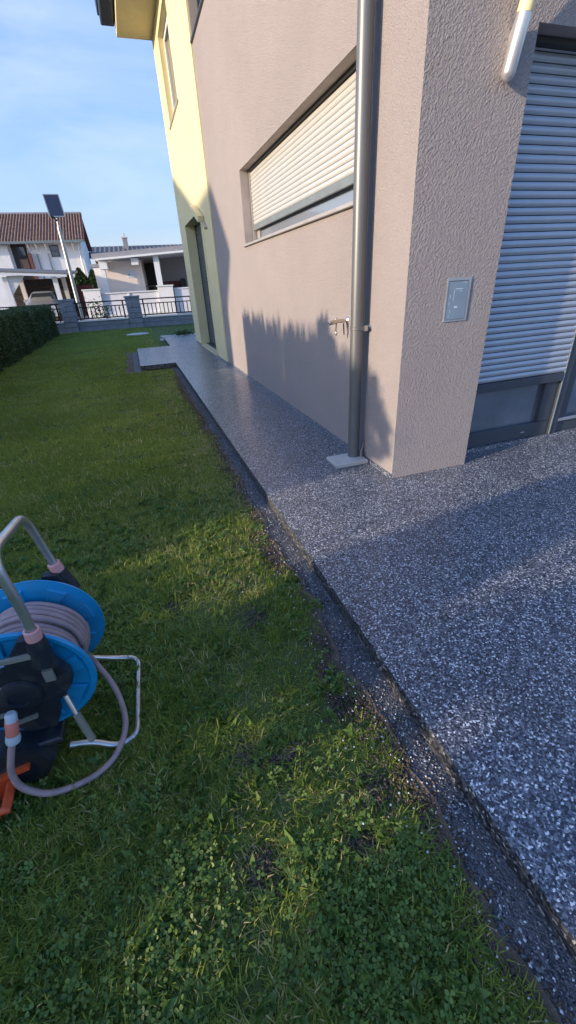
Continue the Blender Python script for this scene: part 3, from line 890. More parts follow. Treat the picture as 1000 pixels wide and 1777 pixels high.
for s0, s1 in segs:
    for k, (z0, z1) in enumerate(((LZ,.10),(.10,.29))):
        course(s0, s1, z0, z1, k)
for s0, s1, zt in PIL:
    z = LZ; k = 0
    while z < zt-.02:
        z1 = z+.203
        if k % 2: put_block(s0, s1, .0, .40, z, z1)
        else:
            mid = s0+(s1-s0)*(.55 if k % 4 else .45)
            put_block(s0, mid, .0, .40, z, z1); put_block(mid, s1, .0, .40, z, z1)
        z = z1; k += 1
for s0, s1, zt in PIL:
    cp_ = MB(); c = fp((s0+s1)/2, .2, zt+.03)
    cp_.obox(c, (fx*((s1-s0)/2+.025), fy*((s1-s0)/2+.025), 0), (-fy*.225, fx*.225, 0), (0,0,.035)); cp_.build('pillar_cap', M['block'], gw)
for s0, s1 in segs:
    cp_ = MB(); c = fp((s0+s1)/2, .16, .315)
    cp_.obox(c, (fx*((s1-s0)/2-.005), fy*((s1-s0)/2-.005), 0), (-fy*.14, fx*.14, 0), (0,0,.025)); cp_.build('coping', M['whitetrim'], gw)

def railing(s0, s1, lab):
    t = thing('railing', lab, 'railing', tuple(fp(s0, .16, .34)), 'black railings on the garden wall')
    def bar_(name, a, b, za, zb, r):
        m_ = MB(); c = fp((a+b)/2, .16, (za+zb)/2)
        m_.obox(c, (fx*max((b-a)/2, r), fy*max((b-a)/2, r), 0), (-fy*r, fx*r, 0), (0,0,max((zb-za)/2, r))); return m_.build(name, M['iron'], t)
    bar_('top_rail', s0, s1, 1.02, 1.02, .024); bar_('middle_rail', s0, s1, .84, .84, .018); bar_('bottom_rail', s0, s1, .40, .40, .024)
    for s in (s0+.13, s1-.13): bar_('post', s, s, .345, 1.0, .028)
    n = max(2, int((s1-s0-.26)/.165)); b0 = None
    for k in range(1, n):
        s = s0+.13+(s1-s0-.26)*k/n
        if b0 is None: b0 = bar_('bar', s, s, .41, .83, .018)
        else:
            c = b0.copy(); sc.collection.objects.link(c); c.parent = t
            c.location = fp(s, .16, 0) - fp(s0+.13+(s1-s0-.26)/n, .16, 0)
    for s in (s0-.005, s1+.005): pass
railing(.55, 2.67, 'black iron railing with upright bars left of the middle block pillar')
railing(3.27, 5.59, 'black iron railing with upright bars right of the middle block pillar')
railing(-3.2, -.02, 'black iron railing behind the clipped dark hedge')

mh = MB(); mh.lathe((-1.55, 15.5, LZ), (0,0,1), [(.001,.03),(.36,.03),(.40,.022),(.41,0)], 32)
tag(mh.build('inspection_cover', M['concrete'], None, smooth=True), 'pale round concrete cover lying in the far lawn', 'cover')

# ------------------------------------------------------------------ foliage helper
def leaves(name, pts, size, m, parent=None, kind=None, up=.3, seed=1, elong=1.6):
    g_ = np.random.default_rng(seed)
    P = np.asarray(pts, float); n = len(P)
    d = g_.normal(size=(n,3)); d[:,2] += up; d /= np.linalg.norm(d, axis=1)[:,None]
    q = g_.normal(size=(n,3)); w = np.cross(d, q); w /= np.linalg.norm(w, axis=1)[:,None]
    s = size*(.6+.8*g_.random(n))[:,None]
    V = np.stack([P - w*s*.42, P + d*s*elong*.5 - w*s*0 , P + w*s*.42, P - d*s*elong*.5], 1)
    V = V[:, [3,0,1,2]].reshape(-1,3)
    F = np.arange(n*4).reshape(n,4)
    rnd = np.repeat(np.clip(g_.random(n)*.75+.25*(P[:,2]-P[:,2].min())/max(.1, np.ptp(P[:,2])), 0, 1)*.85, 4)
    return np_mesh(name, V, F, m, kind=kind, attrs={'rnd': rnd}, parent=parent)

# clipped hedge along the left of the lawn
hd = thing('hedge', 'clipped dark green hedge along the left edge of the lawn', 'hedge', (-5.1, 13, LZ))
n = 120000
u = rng.random(n)
HY0, HY1 = 2.7, 18.35
yy = HY0 + (HY1-HY0)*rng.random(n)
zt = 1.00 + .025*np.sin(yy*2.1)+.02*np.sin(yy*5.3)
face = rng.random(n)
xx = np.where(face < .55, -4.72 + .05*rng.normal(size=n) + .04*np.sin(yy*3.3) + .03*np.sin(yy*8), np.where(face < .9, -4.75-.8*rng.random(n), -5.55+.05*rng.normal(size=n)))
zz = np.where((face < .55) | (face >= .9), LZ + (zt-LZ)*rng.random(n), zt - .03*rng.random(n) + .02*rng.normal(size=n))
endm = rng.random(n) < .06
yy = np.where(endm, HY1 + .04*rng.normal(size=n), yy); xx = np.where(endm, -5.55+.8*rng.random(n), xx); zz = np.where(endm, LZ+(zt-LZ)*rng.random(n), zz)
leaves('foliage', np.stack([xx,yy,zz],1), .034, M['hedge'], hd, seed=4)
hc = MB(); hc.box(-5.5, HY0+.05, LZ, -4.80, HY1-.08, .93); hc.build('dense_core', M['hedge'], hd)

# off to the left: the neighbours' planting and house whose shade falls over the garden
TE = math.tan(R_(SUN_EL)) / math.cos(R_(SUN_AZ)); TA = math.tan(R_(SUN_AZ))
sh_ = thing('conifer_screen', 'tall spiky conifer screen along the left side of the garden', 'hedge', (-8.0, 1.0, LZ))
pts = []
X0 = -8.0
zw = .93 + (0-X0)*TE          # height whose shade reaches z = .93 on the wall
ya = .36 + X0*TA; yb_ = 4.40 + X0*TA
for k in range(260):
    y0 = ya + .02 + (yb_-ya-.04)*rng.random()
    xo = X0 + rng.normal()*.22
    f_ = (y0-ya)/(yb_-ya)
    h = zw - .20 - .20*max(0, .32-f_)/.32*1.0 + .07*f_ + .20*rng.random()**1.8 + .05*vnoise(np.array([y0]), np.array([0.]), 3.0, 330)[0] + (xo-X0)*-TE
    m_ = 130
    t = 1-.42*rng.random(m_)**1.3
    r = .030*(1.05-t)/.4*np.sqrt(rng.random(m_))+.006; th = 2*PI*rng.random(m_); ln = rng.normal()*.05
    pts.append(np.stack([xo + r*np.cos(th), y0 + ln*t*t + r*np.sin(th), LZ + (h-LZ)*t], 1))
m_ = 22000
yy_ = ya+.02+(yb_-ya-.04)*rng.random(m_); tz = zw-.20-.20*np.maximum(0, .32-(yy_-ya)/(yb_-ya))/.32+.07*(yy_-ya)/(yb_-ya)+.06*(vnoise(yy_, yy_*0, 4.0, 331)-.5)
pts.append(np.stack([X0 + .14*rng.normal(size=m_), yy_, LZ + (tz-LZ)*rng.random(m_)], 1))
leaves('foliage', np.concatenate(pts), .042, M['thuja'], sh_, seed=5, up=2.0, elong=2.6)

# loose shrubs further to the camera side: gaps in them give the patches of sun
X0 = -5.3
sb = thing('garden_shrub', 'loose leafy shrub at the left of the garden beside the conifer screen', 'shrub', (-5.0, -2.0, LZ))
def lit(x, y, z):
    """sun path of a point, taken back to the shrub plane"""
    return y + (X0-x)*TA, z + (x-X0)*TE
GAPS = []     # (y, z, ry, rz) openings in the shrub
def gap(x, y, z, ry, rz):
    a_, b_ = lit(x, y, z); GAPS.append((a_, b_, ry*1.3, rz*2.0))
gap(-1.55,-1.86,-.05,.17,.050); gap(-1.80,-1.98,-.05,.12,.040); gap(-1.22,-1.90,-.05,.10,.036); gap(-1.50,-.80,-.05,.10,.034)
gap(-1.62,-1.52,-.05,.07,.030); gap(-1.12,-1.62,-.05,.06,.03); gap(-.9,-1.85,0,.06,.03); gap(-.9,-2.35,0,.06,.03); gap(.0,-1.25,0,.05,.09); gap(.7,-1.85,0,.05,.13); gap(.9,-1.2,0,.06,.15); gap(.4,-2.3,0,.04,.10)
gap(0,.25,.25,.10,.06); gap(0,.16,.12,.09,.06); gap(0,.62,.45,.05,.05); gap(0,.66,.12,.04,.04); gap(-.25,.2,0,.2,.05)
n = 60000
y_ = -4.6 + 5.0*rng.random(n) + 0
z_ = rng.random(n)
topz = 1.75 + .35*np.sin(y_*2.2+1) + .2*np.sin(y_*5.1)
inb = 1/(1+np.exp(-(y_+1.62)/.05)) * 1/(1+np.exp((y_+.42+.10*np.sin(z_*9))/.05))
topz = topz*(1-inb) + (.72 + .04*np.sin(y_*9)+.03*np.sin(y_*23))*inb
z_ = LZ + (topz-LZ)*z_**.9
x_ = X0 + .10*rng.normal(size=n)
yp_ = y_ - (x_-X0)*TA; zp_ = z_ + (x_-X0)*TE
keep = np.ones(n, bool)
for gy, gz, ry, rz in GAPS:
    keep &= ((yp_-gy)/ry)**2 + ((zp_-gz)/rz)**2 > .7 + .6*rng.random(n)
leaves('foliage', np.stack([x_,y_,z_],1)[keep], .05, M['rose'], sb, seed=6)
ex_ = []
for (wy, wz, ry, rz, nn_) in ((.28,.45,.07,.07,260),(.20,.34,.09,.05,240),(.33,.60,.04,.07,130),(.12,.22,.06,.05,120),(.30,.14,.10,.06,240)):
    a_, b_ = lit(0, wy, wz)
    ex_.append(np.stack([X0+.05*rng.normal(size=nn_), a_+ry*rng.normal(size=nn_)*.7, b_+rz*rng.normal(size=nn_)*.7], 1))
leaves('sprig', np.concatenate(ex_), .045, M['rose'], sb, seed=8)
st = MB()
for k in range(6):
    y0 = -4.2+k*.85
    st.tube([(X0,y0,LZ),(X0+.05,y0+.1,.5),(X0-.05,y0+.2,1.2)], [.03,.02,.01], 7)
st.build('stem', M['wood'], sb, smooth=True)

# neighbour's house to the left, out of the picture
nh = thing('neighbour_house', 'white neighbour house with hipped roof left of the hedge', 'house', (-16, 6, LZ))
XN = -15.0
def back(y, z): return y + XN*TA, z + (0-XN)*TE
ye, ze = back(4.85, 1.80); yr, zr = back(5.84, 2.78); yw, _ = back(5.52, 1.8)
yr2, zr2 = back(7.6, 2.71); yg, zg = back(10.9, 3.9); yg2, zg2 = back(12.6, 4.4)
hb_ = MB(); hb_.prism([(XN, yw, LZ), (XN, 16, LZ), (XN, 16, ze), (XN, yw, ze)], (-8, 0, 0)); hb_.build('wall', M['white'], nh)
rb = MB(); rb.prism([(XN, ye, ze+.002), (XN, 16, ze+.002), (XN, yg2+2, zg2), (XN, yg2, zg2), (XN, yg, zg), (XN, yr2, zr2), (XN, yr, zr)], (-8, 0, 0)); rb.build('roof', M['tile'], nh)
MB().box(XN-.001+.002, yw+.8, 1.0, XN+.03, yw+2.0, 2.3).build('window', M['glass'], nh)

# ------------------------------------------------------------------ street scene behind the wall
lp = thing('street_lamp', 'solar street lamp on a tall galvanised pole behind the railing', 'street lamp', (-3.87, 21, LZ))
MB().tube([(-3.87,21,LZ),(-3.86,21,1.4),(-3.83,21,3.92)], [.095,.085,.07], 14).build('pole', M['galv'], lp, smooth=True)
MB().tube([(-3.83,21,3.90),(-3.81,21,4.30)], .04, 12).build('spigot', M['galv'], lp, smooth=True)
MB().tube([(-3.82,21,4.12),(-3.92,20.85,4.25),(-4.03,20.75,4.24)], [.03,.035,.05], 10).build('lamp_head', M['darkmetal'], lp, smooth=True)
pc = Vector((-3.79, 21, 4.66)); ex = Vector((.29,0,.0)); ez = Vector((-.03, .06, .385)); nn = ex.cross(ez).normalized()
MB().obox(pc, ex*.97, ez*.97, nn*.018).build('solar_panel', M['solar'], lp)
fr_ = MB()
for s_ in (-1,1):
    fr_.obox(pc+ex*s_, ex.normalized()*.018, ez*1.03, nn*.024); fr_.obox(pc+ez*s_, ex*.97, ez.normalized()*.018, nn*.023)
fr_.build('panel_frame', M['galv'], lp)

# white boundary wall of the bungalow
ww = thing('boundary_wall', 'white rendered wall with thick piers in front of the bungalow', 'wall', (-1.5, 27, LZ))
MB().box(-3.1, 27.05, LZ, .17, 27.25, 1.27).build('panel', M['whitewall'], ww)
MB().box(-3.12, 26.98, 1.271, .16, 27.32, 1.33).build('coping', M['whitetrim'], ww)
MB().box(-3.1, 26.95, LZ, .16, 27.04, .17).build('base_course', M['whitetrim'], ww)
MB().box(-1.62, 27.0, .18, -1.50, 27.045, 1.265).build('mullion', M['whitetrim'], ww)
for x0, x1 in ((-4.05,-3.12),(.175,1.08)):
    MB().box(x0, 26.9, LZ, x1, 27.45, 1.50).build('pier', M['white'], ww)
    MB().box(x0-.05, 26.85, 1.502, x1+.05, 27.5, 1.57).build('pier_cap', M['whitetrim'], ww)
MB().box(1.14, 27.05, .0, 6.0, 27.2, 1.33).build('gate_panel', M['whitewall'], ww)
MB().box(1.12, 27.0, 1.331, 6.0, 27.25, 1.40).build('gate_rail', M['whitetrim'], ww)
MB().box(-30, 27.05, LZ, -8.6, 27.25, .7).build('low_panel', M['white'], ww)

# bungalow
bg_ = thing('bungalow', 'pale bungalow with sloping grey roof edge and open porch', 'house', (-.5, 31, LZ))
MB().box(-2.82, 32.0, LZ, -.62, 32.25, 3.15).build('wall', M['peach'], bg_)
MB().box(-.62, 32.02, LZ, -.42, 35, 3.2).build('wall', M['peach'], bg_)
MB().box(-.42, 35.0, LZ, 7, 35.2, 3.5).build('wall', M['greywall'], bg_)
MB().box(-3.6, 32.3, LZ, -2.5, 40, 3.0).build('wall', M['white'], bg_)
r_ = MB(); r_.prism([(-3.30,30.7,3.28),(8,30.7,3.78),(8,30.7,4.08),(-3.30,30.7,3.56)], (0, 7.5, .25)); r_.build('roof', M['roofgrey'], bg_)
r_ = MB(); r_.prism([(-3.10,30.6,3.18),(8,30.6,3.69),(8,30.6,3.80),(-3.10,30.6,3.29)], (0, .09, 0)); r_.build('fascia', M['whitetrim'], bg_)
r_ = MB(); r_.prism([(-3.2,30.72,3.20),(8,30.72,3.70),(8,30.72,3.76),(-3.2,30.72,3.26)], (0, 5, 0)); r_.build('soffit', M['whitetrim'], bg_)
for x0, x1, z1, y0 in ((-3.0,-2.72,3.2,31), (.47,.83,3.38,31), (2.75,3.1,3.46,31)):
    MB().box(x0, y0, LZ, x1, y0+.35, z1).build('column', M['whitetrim'], bg_)
MB().box(-.95, 30.9, 2.86, -.5, 31.9, 3.24).build('beam_end', M['whitetrim'], bg_)
MB().box(-3.0, 30.9, 2.7, -2.5, 31.9, 3.19).build('beam_end', M['whitetrim'], bg_)
MB().box(.62, 31.36, 2.55, .78, 34.9, 3.3).build('beam', M['whitetrim'], bg_)
MB().box(-.40, 34.9, LZ, .40, 34.98, 3.1).build('door', M['darkroom'], bg_)
MB().box(-1.42, 31.96, 2.16, -.86, 31.995, 2.56).build('house_sign', M['tagwhite'], bg_)
MB().box(-1.36, 31.95, 2.30, -1.30, 31.957, 2.42).build('sign_mark', M['bar'], bg_)
MB().box(-3.55, 30.9, 2.80, -3.0, 31.5, 3.02, .02).build('canopy', M['roofgrey'], bg_)
bs = thing('porch_sofa', 'dark maroon sofa standing inside the bungalow porch', 'sofa', (1.6, 33, LZ))
MB().box(.95, 33, LZ, 2.6, 33.8, 1.25, .05).build('seat', M['maroon'], bs)
MB().box(.95, 33.82, LZ, 2.6, 34.0, 1.85, .05).build('backrest', M['maroon'], bs)
MB().box(2.3, 33.2, 1.26, 2.7, 33.6, 2.0, .1).build('cushion', M['darkroom'], bs)
bt = thing('porch_table', 'small dark wooden table by the porch door', 'table', (-.1, 33, LZ))
MB().box(-.35, 32.6, 1.55, .4, 33.2, 1.62).build('table_top', M['brownwall'], bt)
for a, b in ((-.3,32.65),(.34,32.65),(-.3,33.1),(.34,33.1)):
    MB().box(a, b, LZ, a+.05, b+.05, 1.55).build('leg', M['brownwall'], bt)

# house with red-brown tiled roof
rh = thing('tiled_house', 'white two storey house with long red brown tiled roof', 'house', (-9, 42, LZ))
RX0, RX1 = -24.0, -4.15
MB().box(RX0, 42.6, LZ, RX1-.35, 51, 5.25).build('wall', M['white'], rh)
gbl = MB(); gbl.prism([(RX1-.36,42.6,5.25),(RX1-.36,51,5.25),(RX1-.36,46.8,7.45)], (-.3,0,0)); gbl.build('gable', M['white'], rh)
def roof_z(y): return 5.35 + (y-41.8)*(7.75-5.35)/(46.8-41.8)
rfm = MB(); rfm.prism([(RX0,41.8,5.27),(RX0,46.8,7.67),(RX0,51.8,5.27),(RX0,51.8,5.17),(RX0,46.8,7.57),(RX0,41.8,5.17)], (RX1-RX0,0,0))
rfo = rfm.build('roof', M['fascia'], rh)
# tile ridges: rows of rounded ribs running up the slope
nrib = 52; V = []; F = []
RL = -16.0
for k in range(nrib):
    xc = RL + (RX1-RL)*(k+.5)/nrib; hw = (RX1-RL)/nrib*.40
    for cour in range(12):
        y0 = 41.75+5.05*cour/12; y1 = 41.75+5.05*(cour+1)/12+.04
        n0 = len(V); zz0 = roof_z(y0)-.03+.012; zz1 = roof_z(y1)-.03
        for (y, z) in ((y0, zz0), (y1, zz1)):
            V += [(xc-hw, y, z-.05), (xc-hw*.5, y, z+.085), (xc+hw*.5, y, z+.085), (xc+hw, y, z-.05)]
        F += [(n0,n0+1,n0+5,n0+4),(n0+1,n0+2,n0+6,n0+5),(n0+2,n0+3,n0+7,n0+6),(n0,n0+3,n0+2,n0+1)]
to = np_mesh('tiles', V, F, M['tile'], kind='stuff', parent=rh)
MB().tube([(RL,46.8,7.72),(RX1,46.8,7.72)], .13, 8).build('ridge', M['roofgrey'], rh, smooth=True)
MB().box(RX0, 41.7, 5.12, RX1+.02, 41.79, 5.30).build('gutter', M['bar'], rh)
MB().prism([(RX1+.003,41.75,5.15),(RX1+.003,46.8,7.56),(RX1+.003,46.8,7.80),(RX1+.003,41.75,5.40)], (.06,0,0)).build('bargeboard', M['fascia'], rh)
def rwin(x0, x1, z0, z1):
    w = MB().box(x0, 42.54, z0, x1, 42.61, z1).build('window', M['frame'], rh)
    for a, b in ((z0+.06, (z0+z1)/2-.03), ((z0+z1)/2+.03, z1-.06)):
        MB().box(x0+.07, 42.52, a, x1-.07, 42.535, b).build('pane', M['glass'], w)
rwin(-6.98, -6.32, 4.20, 5.02)
lg = MB(); lg.box(-9.85, 42.5, 2.2, -8.75, 42.59, 5.15); lo = lg.build('loggia', M['darkroom'], rh)
MB().box(-9.45, 42.46, 4.35, -8.9, 42.49, 4.95).build('window', M['glass'], lo)
MB().box(-9.5, 42.44, 3.2, -8.85, 42.48, 4.10).build('balcony_board', M['brownwall'], lo)
MB().box(-8.72, 42.2, 2.2, -8.50, 42.59, 4.5).build('balcony_side', M['fascia'], rh)
for x in (-8.05, -7.2):
    MB().tube([(x,42.5,4.45),(x+.03,42.5,2.0)], .045, 8).build('downpipe', M['bar'], rh, smooth=True)
for x in (-8.6, -8.0, -7.3, -5.2):
    MB().prism([(x,42.59,5.12),(x,42.59,4.6),(x,42.1,5.12)], (.12,0,0)).build('eaves_bracket', M['whitetrim'], rh)
MB().tube([(-4.75,42.5,5.1),(-4.70,42.5,2.0)], .06, 8).build('downpipe', M['whitetrim'], rh, smooth=True)
MB().box(RX0, 42.3, LZ, -10.05, 42.58, 5.1).build('wing_wall', M['white'], rh)

# house far behind with grey weathered roof and chimney
gh = thing('grey_roofed_house', 'low house with weathered grey roof and small chimney behind the bungalow', 'house', (0, 52, LZ))
MB().box(-3.9, 51, LZ, 9, 58, 4.6).build('wall', M['greywall'], gh)
g_ = MB(); g_.prism([(-4.4,50,4.55),(-4.4,54.5,5.75),(-4.4,59,4.55),(-4.4,59,4.40),(-4.4,54.5,5.6),(-4.4,50,4.40)], (14,0,0)); go_ = g_.build('roof', M['roofdark'], gh)
V = []; F = []
for k in range(30):
    x = -4.35+14*k/30; n0 = len(V)
    V += [(x,49.98,4.56),(x+.06,49.98,4.56),(x+.06,54.4,5.77),(x,54.4,5.77),(x+.03,49.98,4.62),(x+.03,54.4,5.83)]
    F += [(n0,n0+4,n0+5,n0+3),(n0+4,n0+1,n0+2,n0+5)]
np_mesh('roof_seams', V, F, M['roofgrey'], parent=gh)
MB().box(-.95, 53, 5.0, -.45, 53.5, 6.35).build('chimney', M['greywall'], gh)
MB().box(-1.02, 52.93, 6.352, -.38, 53.57, 6.45).build('chimney_cap', M['peach'], gh)
MB().tube([(-.7,53.25,6.45),(-.7,53.25,6.8)], .06, 8).build('flue', M['galv'], gh, smooth=True)
MB().prism([(-4.42,49.95,4.38),(-4.42,54.5,5.62),(-4.42,54.5,5.82),(-4.42,49.95,4.58)], (-.1,0,0)).build('bargeboard', M['fascia'], gh)

# carport with parked car
cpk = thing('carport', 'flat roofed carport with white edge beside the tiled house', 'carport', (-7, 30, LZ))
cr_ = MB(); cr_.prism([(-12,28.9,2.93),(-4.85,28.9,2.42),(-4.85,28.9,2.30),(-12,28.9,2.81)], (0,.1,0)); cr_.build('fascia', M['whitetrim'], cpk)
cr_ = MB(); cr_.prism([(-12,29.01,3.02),(-4.6,29.01,2.50),(-4.6,29.01,2.38),(-12,29.01,2.90)], (0,5,.3)); cr_.build('roof', M['roofdark'], cpk)
for x, y in ((-5.75,29.3),(-8.4,29.3),(-5.75,33.6),(-8.4,33.6)):
    MB().box(x, y, LZ, x+.26, y+.26, 2.45).build('post', M['white'], cpk)
MB().prism([(-8.14,29.35,2.5),(-7.2,29.35,2.5),(-8.14,29.35,1.5)], (0,.15,0)).build('brace', M['whitetrim'], cpk)
MB().box(-9.2, 34.0, LZ, -5.0, 34.2, 2.4).build('back_wall', M['brownwall'], cpk)
for k in range(5):
    MB().box(-9.1, 33.9, .3+k*.42, -5.2, 33.97, .62+k*.42).build('board', M['darkroom'], cpk)
MB().box(-5.25, 34.5, LZ, -3.9, 35, 1.9).build('side_store', M['maroon'], cpk)

car = thing('parked_car', 'silver car parked nose out under the carport', 'car', (-6.85, 30, LZ))
def lerp(a, b, t): return a+(b-a)*t
CXM = -6.86
stations = [  # y, half width, z bottom, z belt, z top, half width top
    (29.55,.70,.22,.62,.64,.60),(29.62,.84,.18,.70,.80,.74),(29.9,.90,.15,.86,.93,.80),(30.55,.91,.15,1.02,1.06,.80),(30.75,.91,.15,1.05,1.12,.74),
    (31.35,.91,.15,1.08,1.56,.62),(31.7,.91,.15,1.08,1.64,.62),(33.0,.91,.15,1.10,1.62,.62),(33.6,.90,.18,1.08,1.15,.72),(33.8,.84,.25,.95,.98,.70)]
V = []; F = []
for (y, w, zb, zm, zt_, wt_) in stations:
    V += [(CXM-w*.92,y,zb),(CXM-w,y,lerp(zb,zm,.45)),(CXM-w,y,zm),(CXM-wt_,y,lerp(zm,zt_,.92)),(CXM-wt_*.75,y,zt_),(CXM+wt_*.75,y,zt_),(CXM+wt_,y,lerp(zm,zt_,.92)),(CXM+w,y,zm),(CXM+w,y,lerp(zb,zm,.45)),(CXM+w*.92,y,zb)]
for i in range(len(stations)-1):
    for j in range(10):
        F.append((10*i+j, 10*i+(j+1)%10, 10*i+10+(j+1)%10, 10*i+10+j))
b_ = MB(); b_.v = V; b_.f = F + [tuple(range(9,-1,-1)), tuple(range(10*len(stations)-10, 10*len(stations)))]
b_.build('body', M['carpaint'], car, smooth=True, angle=30)
wsd = MB(); wsd.poly([(CXM-.70,30.79,1.14),(CXM+.70,30.79,1.14),(CXM+.57,31.30,1.535),(CXM-.57,31.30,1.535)]); wsd.poly([(CXM-.70,30.80,1.12),(CXM-.57,31.31,1.515),(CXM+.57,31.31,1.515),(CXM+.70,30.80,1.12)])
wsd.build('windscreen', M['glass'], car)
for s_ in (-1,1):
    sw = MB(); q = [(CXM+s_*.90,31.05,1.12),(CXM+s_*.90,33.3,1.14),(CXM+s_*.645,32.9,1.55),(CXM+s_*.645,31.5,1.55)]
    sw.prism(q, (s_*.012,0,.01)); sw.build('side_window', M['glass'], car)
    MB().box(CXM+s_*1.0-.11, 30.95, 1.05, CXM+s_*1.0+.11, 31.1, 1.22, .03).build('mirror', M['carpaint'], car)
    MB().obox((CXM+s_*.62,29.60,.72), (.17,.0,0), (0,.09,0), (0,0,.07)).build('headlight', M['lamp'], car)
    for yy in (30.2, 32.9):
        MB().lathe((CXM+s_*.93,yy,.22), (-s_,0,0), [(.08,0),(.22,.0),(.30,.02),(.32,.06),(.32,.18)], 24).build('wheel', M['black'], car, smooth=True)
MB().box(CXM-.42, 29.52, .50, CXM+.42, 29.6, .66, .02).build('grille', M['black'], car)
MB().box(CXM-.70, 29.535, .26, CXM+.70, 29.6, .40, .02).build('bumper_intake', M['black'], car)
MB().box(CXM-.26, 29.50, .40, CXM+.26, 29.52, .50).build('number_plate', M['tagwhite'], car)

# conifers between the houses
def conifer(x, y, h, r, lab, seed):
    t = thing('conifer', lab, 'tree', (x, y, LZ), 'conifers between the houses')
    gg = np.random.default_rng(seed); m_ = 5000
    k = gg.random(m_); rad = r*np.minimum(1, (1-k)*2.2+.08)*np.sqrt(.35+.65*gg.random(m_)); th = 2*PI*gg.random(m_)
    lob = 1+.18*np.sin(th*5+seed+k*7)
    leaves('crown', np.stack([x+rad*lob*np.cos(th), y+rad*lob*np.sin(th), .1+(h-.1)*k], 1), .16, M['thuja'], t, seed=seed, up=1.2)
    MB().tube([(x,y,LZ),(x,y,h*.8)], [.10,.02], 8).build('trunk', M['wood'], t, smooth=True)
conifer(-5.6, 37.2, 2.9, .75, 'dark green conifer nearest the red roofed house', 31)
conifer(-4.75, 37, 3.0, .75, 'dark green conifer in the gap between the two houses', 32)
conifer(-3.85, 37, 2.85, .7, 'dark green conifer tight against the bungalow', 33)

# rose bush behind the railing, and a low plant by the far corner of the house
rb_ = thing('rose_bush', 'small leafy rose bush growing behind the left railing', 'bush', (-3.0, 20.4, LZ))
gg = np.random.default_rng(41); m_ = 230
q = gg.normal(size=(m_,3))*[.30,.16,.26]+[-2.98,20.3,.62]
leaves('foliage', q, .075, M['rose'], rb_, seed=42)
sm = MB()
for k in range(5): sm.tube([(-3.0,20.35,LZ),(-3.0+.12*(k-2),20.3,.3),(-2.95+.2*(k-2),20.3,.8)], .01, 6)
sm.build('stem', M['wood'], rb_, smooth=True)
for t_ in (ww, bg_): t_.rotation_euler.z = R_(-6)
fb = thing('corner_plant', 'low dark plant in white gravel at the far house corner', 'plant', (-.25, 12.6, LZ))
q = gg.normal(size=(400,3))*[.16,.12,.05]+[-.12,12.62,.04]; q[:,2] = np.maximum(q[:,2], -.05)
leaves('foliage', q, .05, M['hedge'], fb, seed=43)
sm = MB(); sm.tube([(-.25,12.6,LZ),(-.22,12.62,.15)], .012, 6); sm.build('stem', M['wood'], fb)
# white gravel bed at the far end of the path
gp = MB(); gp.poly([(-.9,12.35,LZ+.012),(.6,12.35,LZ+.012),(.6,13.0,LZ+.012),(-.9,13.0,LZ+.012)]); gp.build('gravel_bed', M['whitegravel'], kind='structure')
def pebbles(name, P, r, m, seed):
    gg = np.random.default_rng(seed); n = len(P)
    base = np.array([(1,0,0),(0,1,0),(-1,0,0),(0,-1,0),(0,0,.7),(0,0,-.5)])
    fc = np.array([(0,1,4),(1,2,4),(2,3,4),(3,0,4),(1,0,5),(2,1,5),(3,2,5),(0,3,5)])
    th = 2*PI*gg.random(n); c_, s_ = np.cos(th), np.sin(th)
    S = r*(.5+gg.random((n,1,1)))*(.7+.6*gg.random((n,1,3)))
    B = base[None]*S
    X = B[...,0]*c_[:,None]-B[...,1]*s_[:,None]; Y = B[...,0]*s_[:,None]+B[...,1]*c_[:,None]
    V = np.stack([X,Y,B[...,2]],-1)+P[:,None,:]
    F = (fc[None]+6*np.arange(n)[:,None,None]).reshape(-1,3)
    return np_mesh(name, V.reshape(-1,3), F, m, kind='stuff')
n = 900
pebbles('gravel', np.stack([-.9+.1*rng.random(n)+1.2*rng.random(n), 12.32+.55*rng.random(n), np.full(n, LZ+.02)+.08*(rng.random(n)<.5)], 1), .02, M['whitegravel'], 51)

# ------------------------------------------------------------------ grass
CRX, CRY, CRZ = np.array(CX), np.array(CY), np.array(CZ)
def in_view(P, mx=1.08):
    q = P - np.array(CAM)
    d = q@CRZ; a_ = q@CRX/np.maximum(d, 1e-3); b_ = q@CRY/np.maximum(d, 1e-3)
    return (d > .05) & (np.abs(a_) < .7*mx+.05) & (np.abs(b_) < 1.245*mx+.05)
def lawn_edge(y): return -.95 - np.interp(y, ys, SW) - .004
BARE = [(-1.56,-1.60,.10),(-1.42,-1.66,.09),(-1.17,-1.55,.10),(-1.30,-1.98,.09),(-1.60,-1.93,.08),(-1.20,-1.86,.07),(-1.10,-.50,.10),(-1.36,-.95,.12),(-1.75,-.72,.08)]
DRY_LIT = [(-1.22,-.38,.20),(-1.42,-.68,.14),(-1.62,-1.90,.17),(-1.78,-1.97,.10),(-1.28,-1.92,.12),(-1.05,-.2,.10)]  # dry straw spots, with the lawn's sun patches also put into the colour
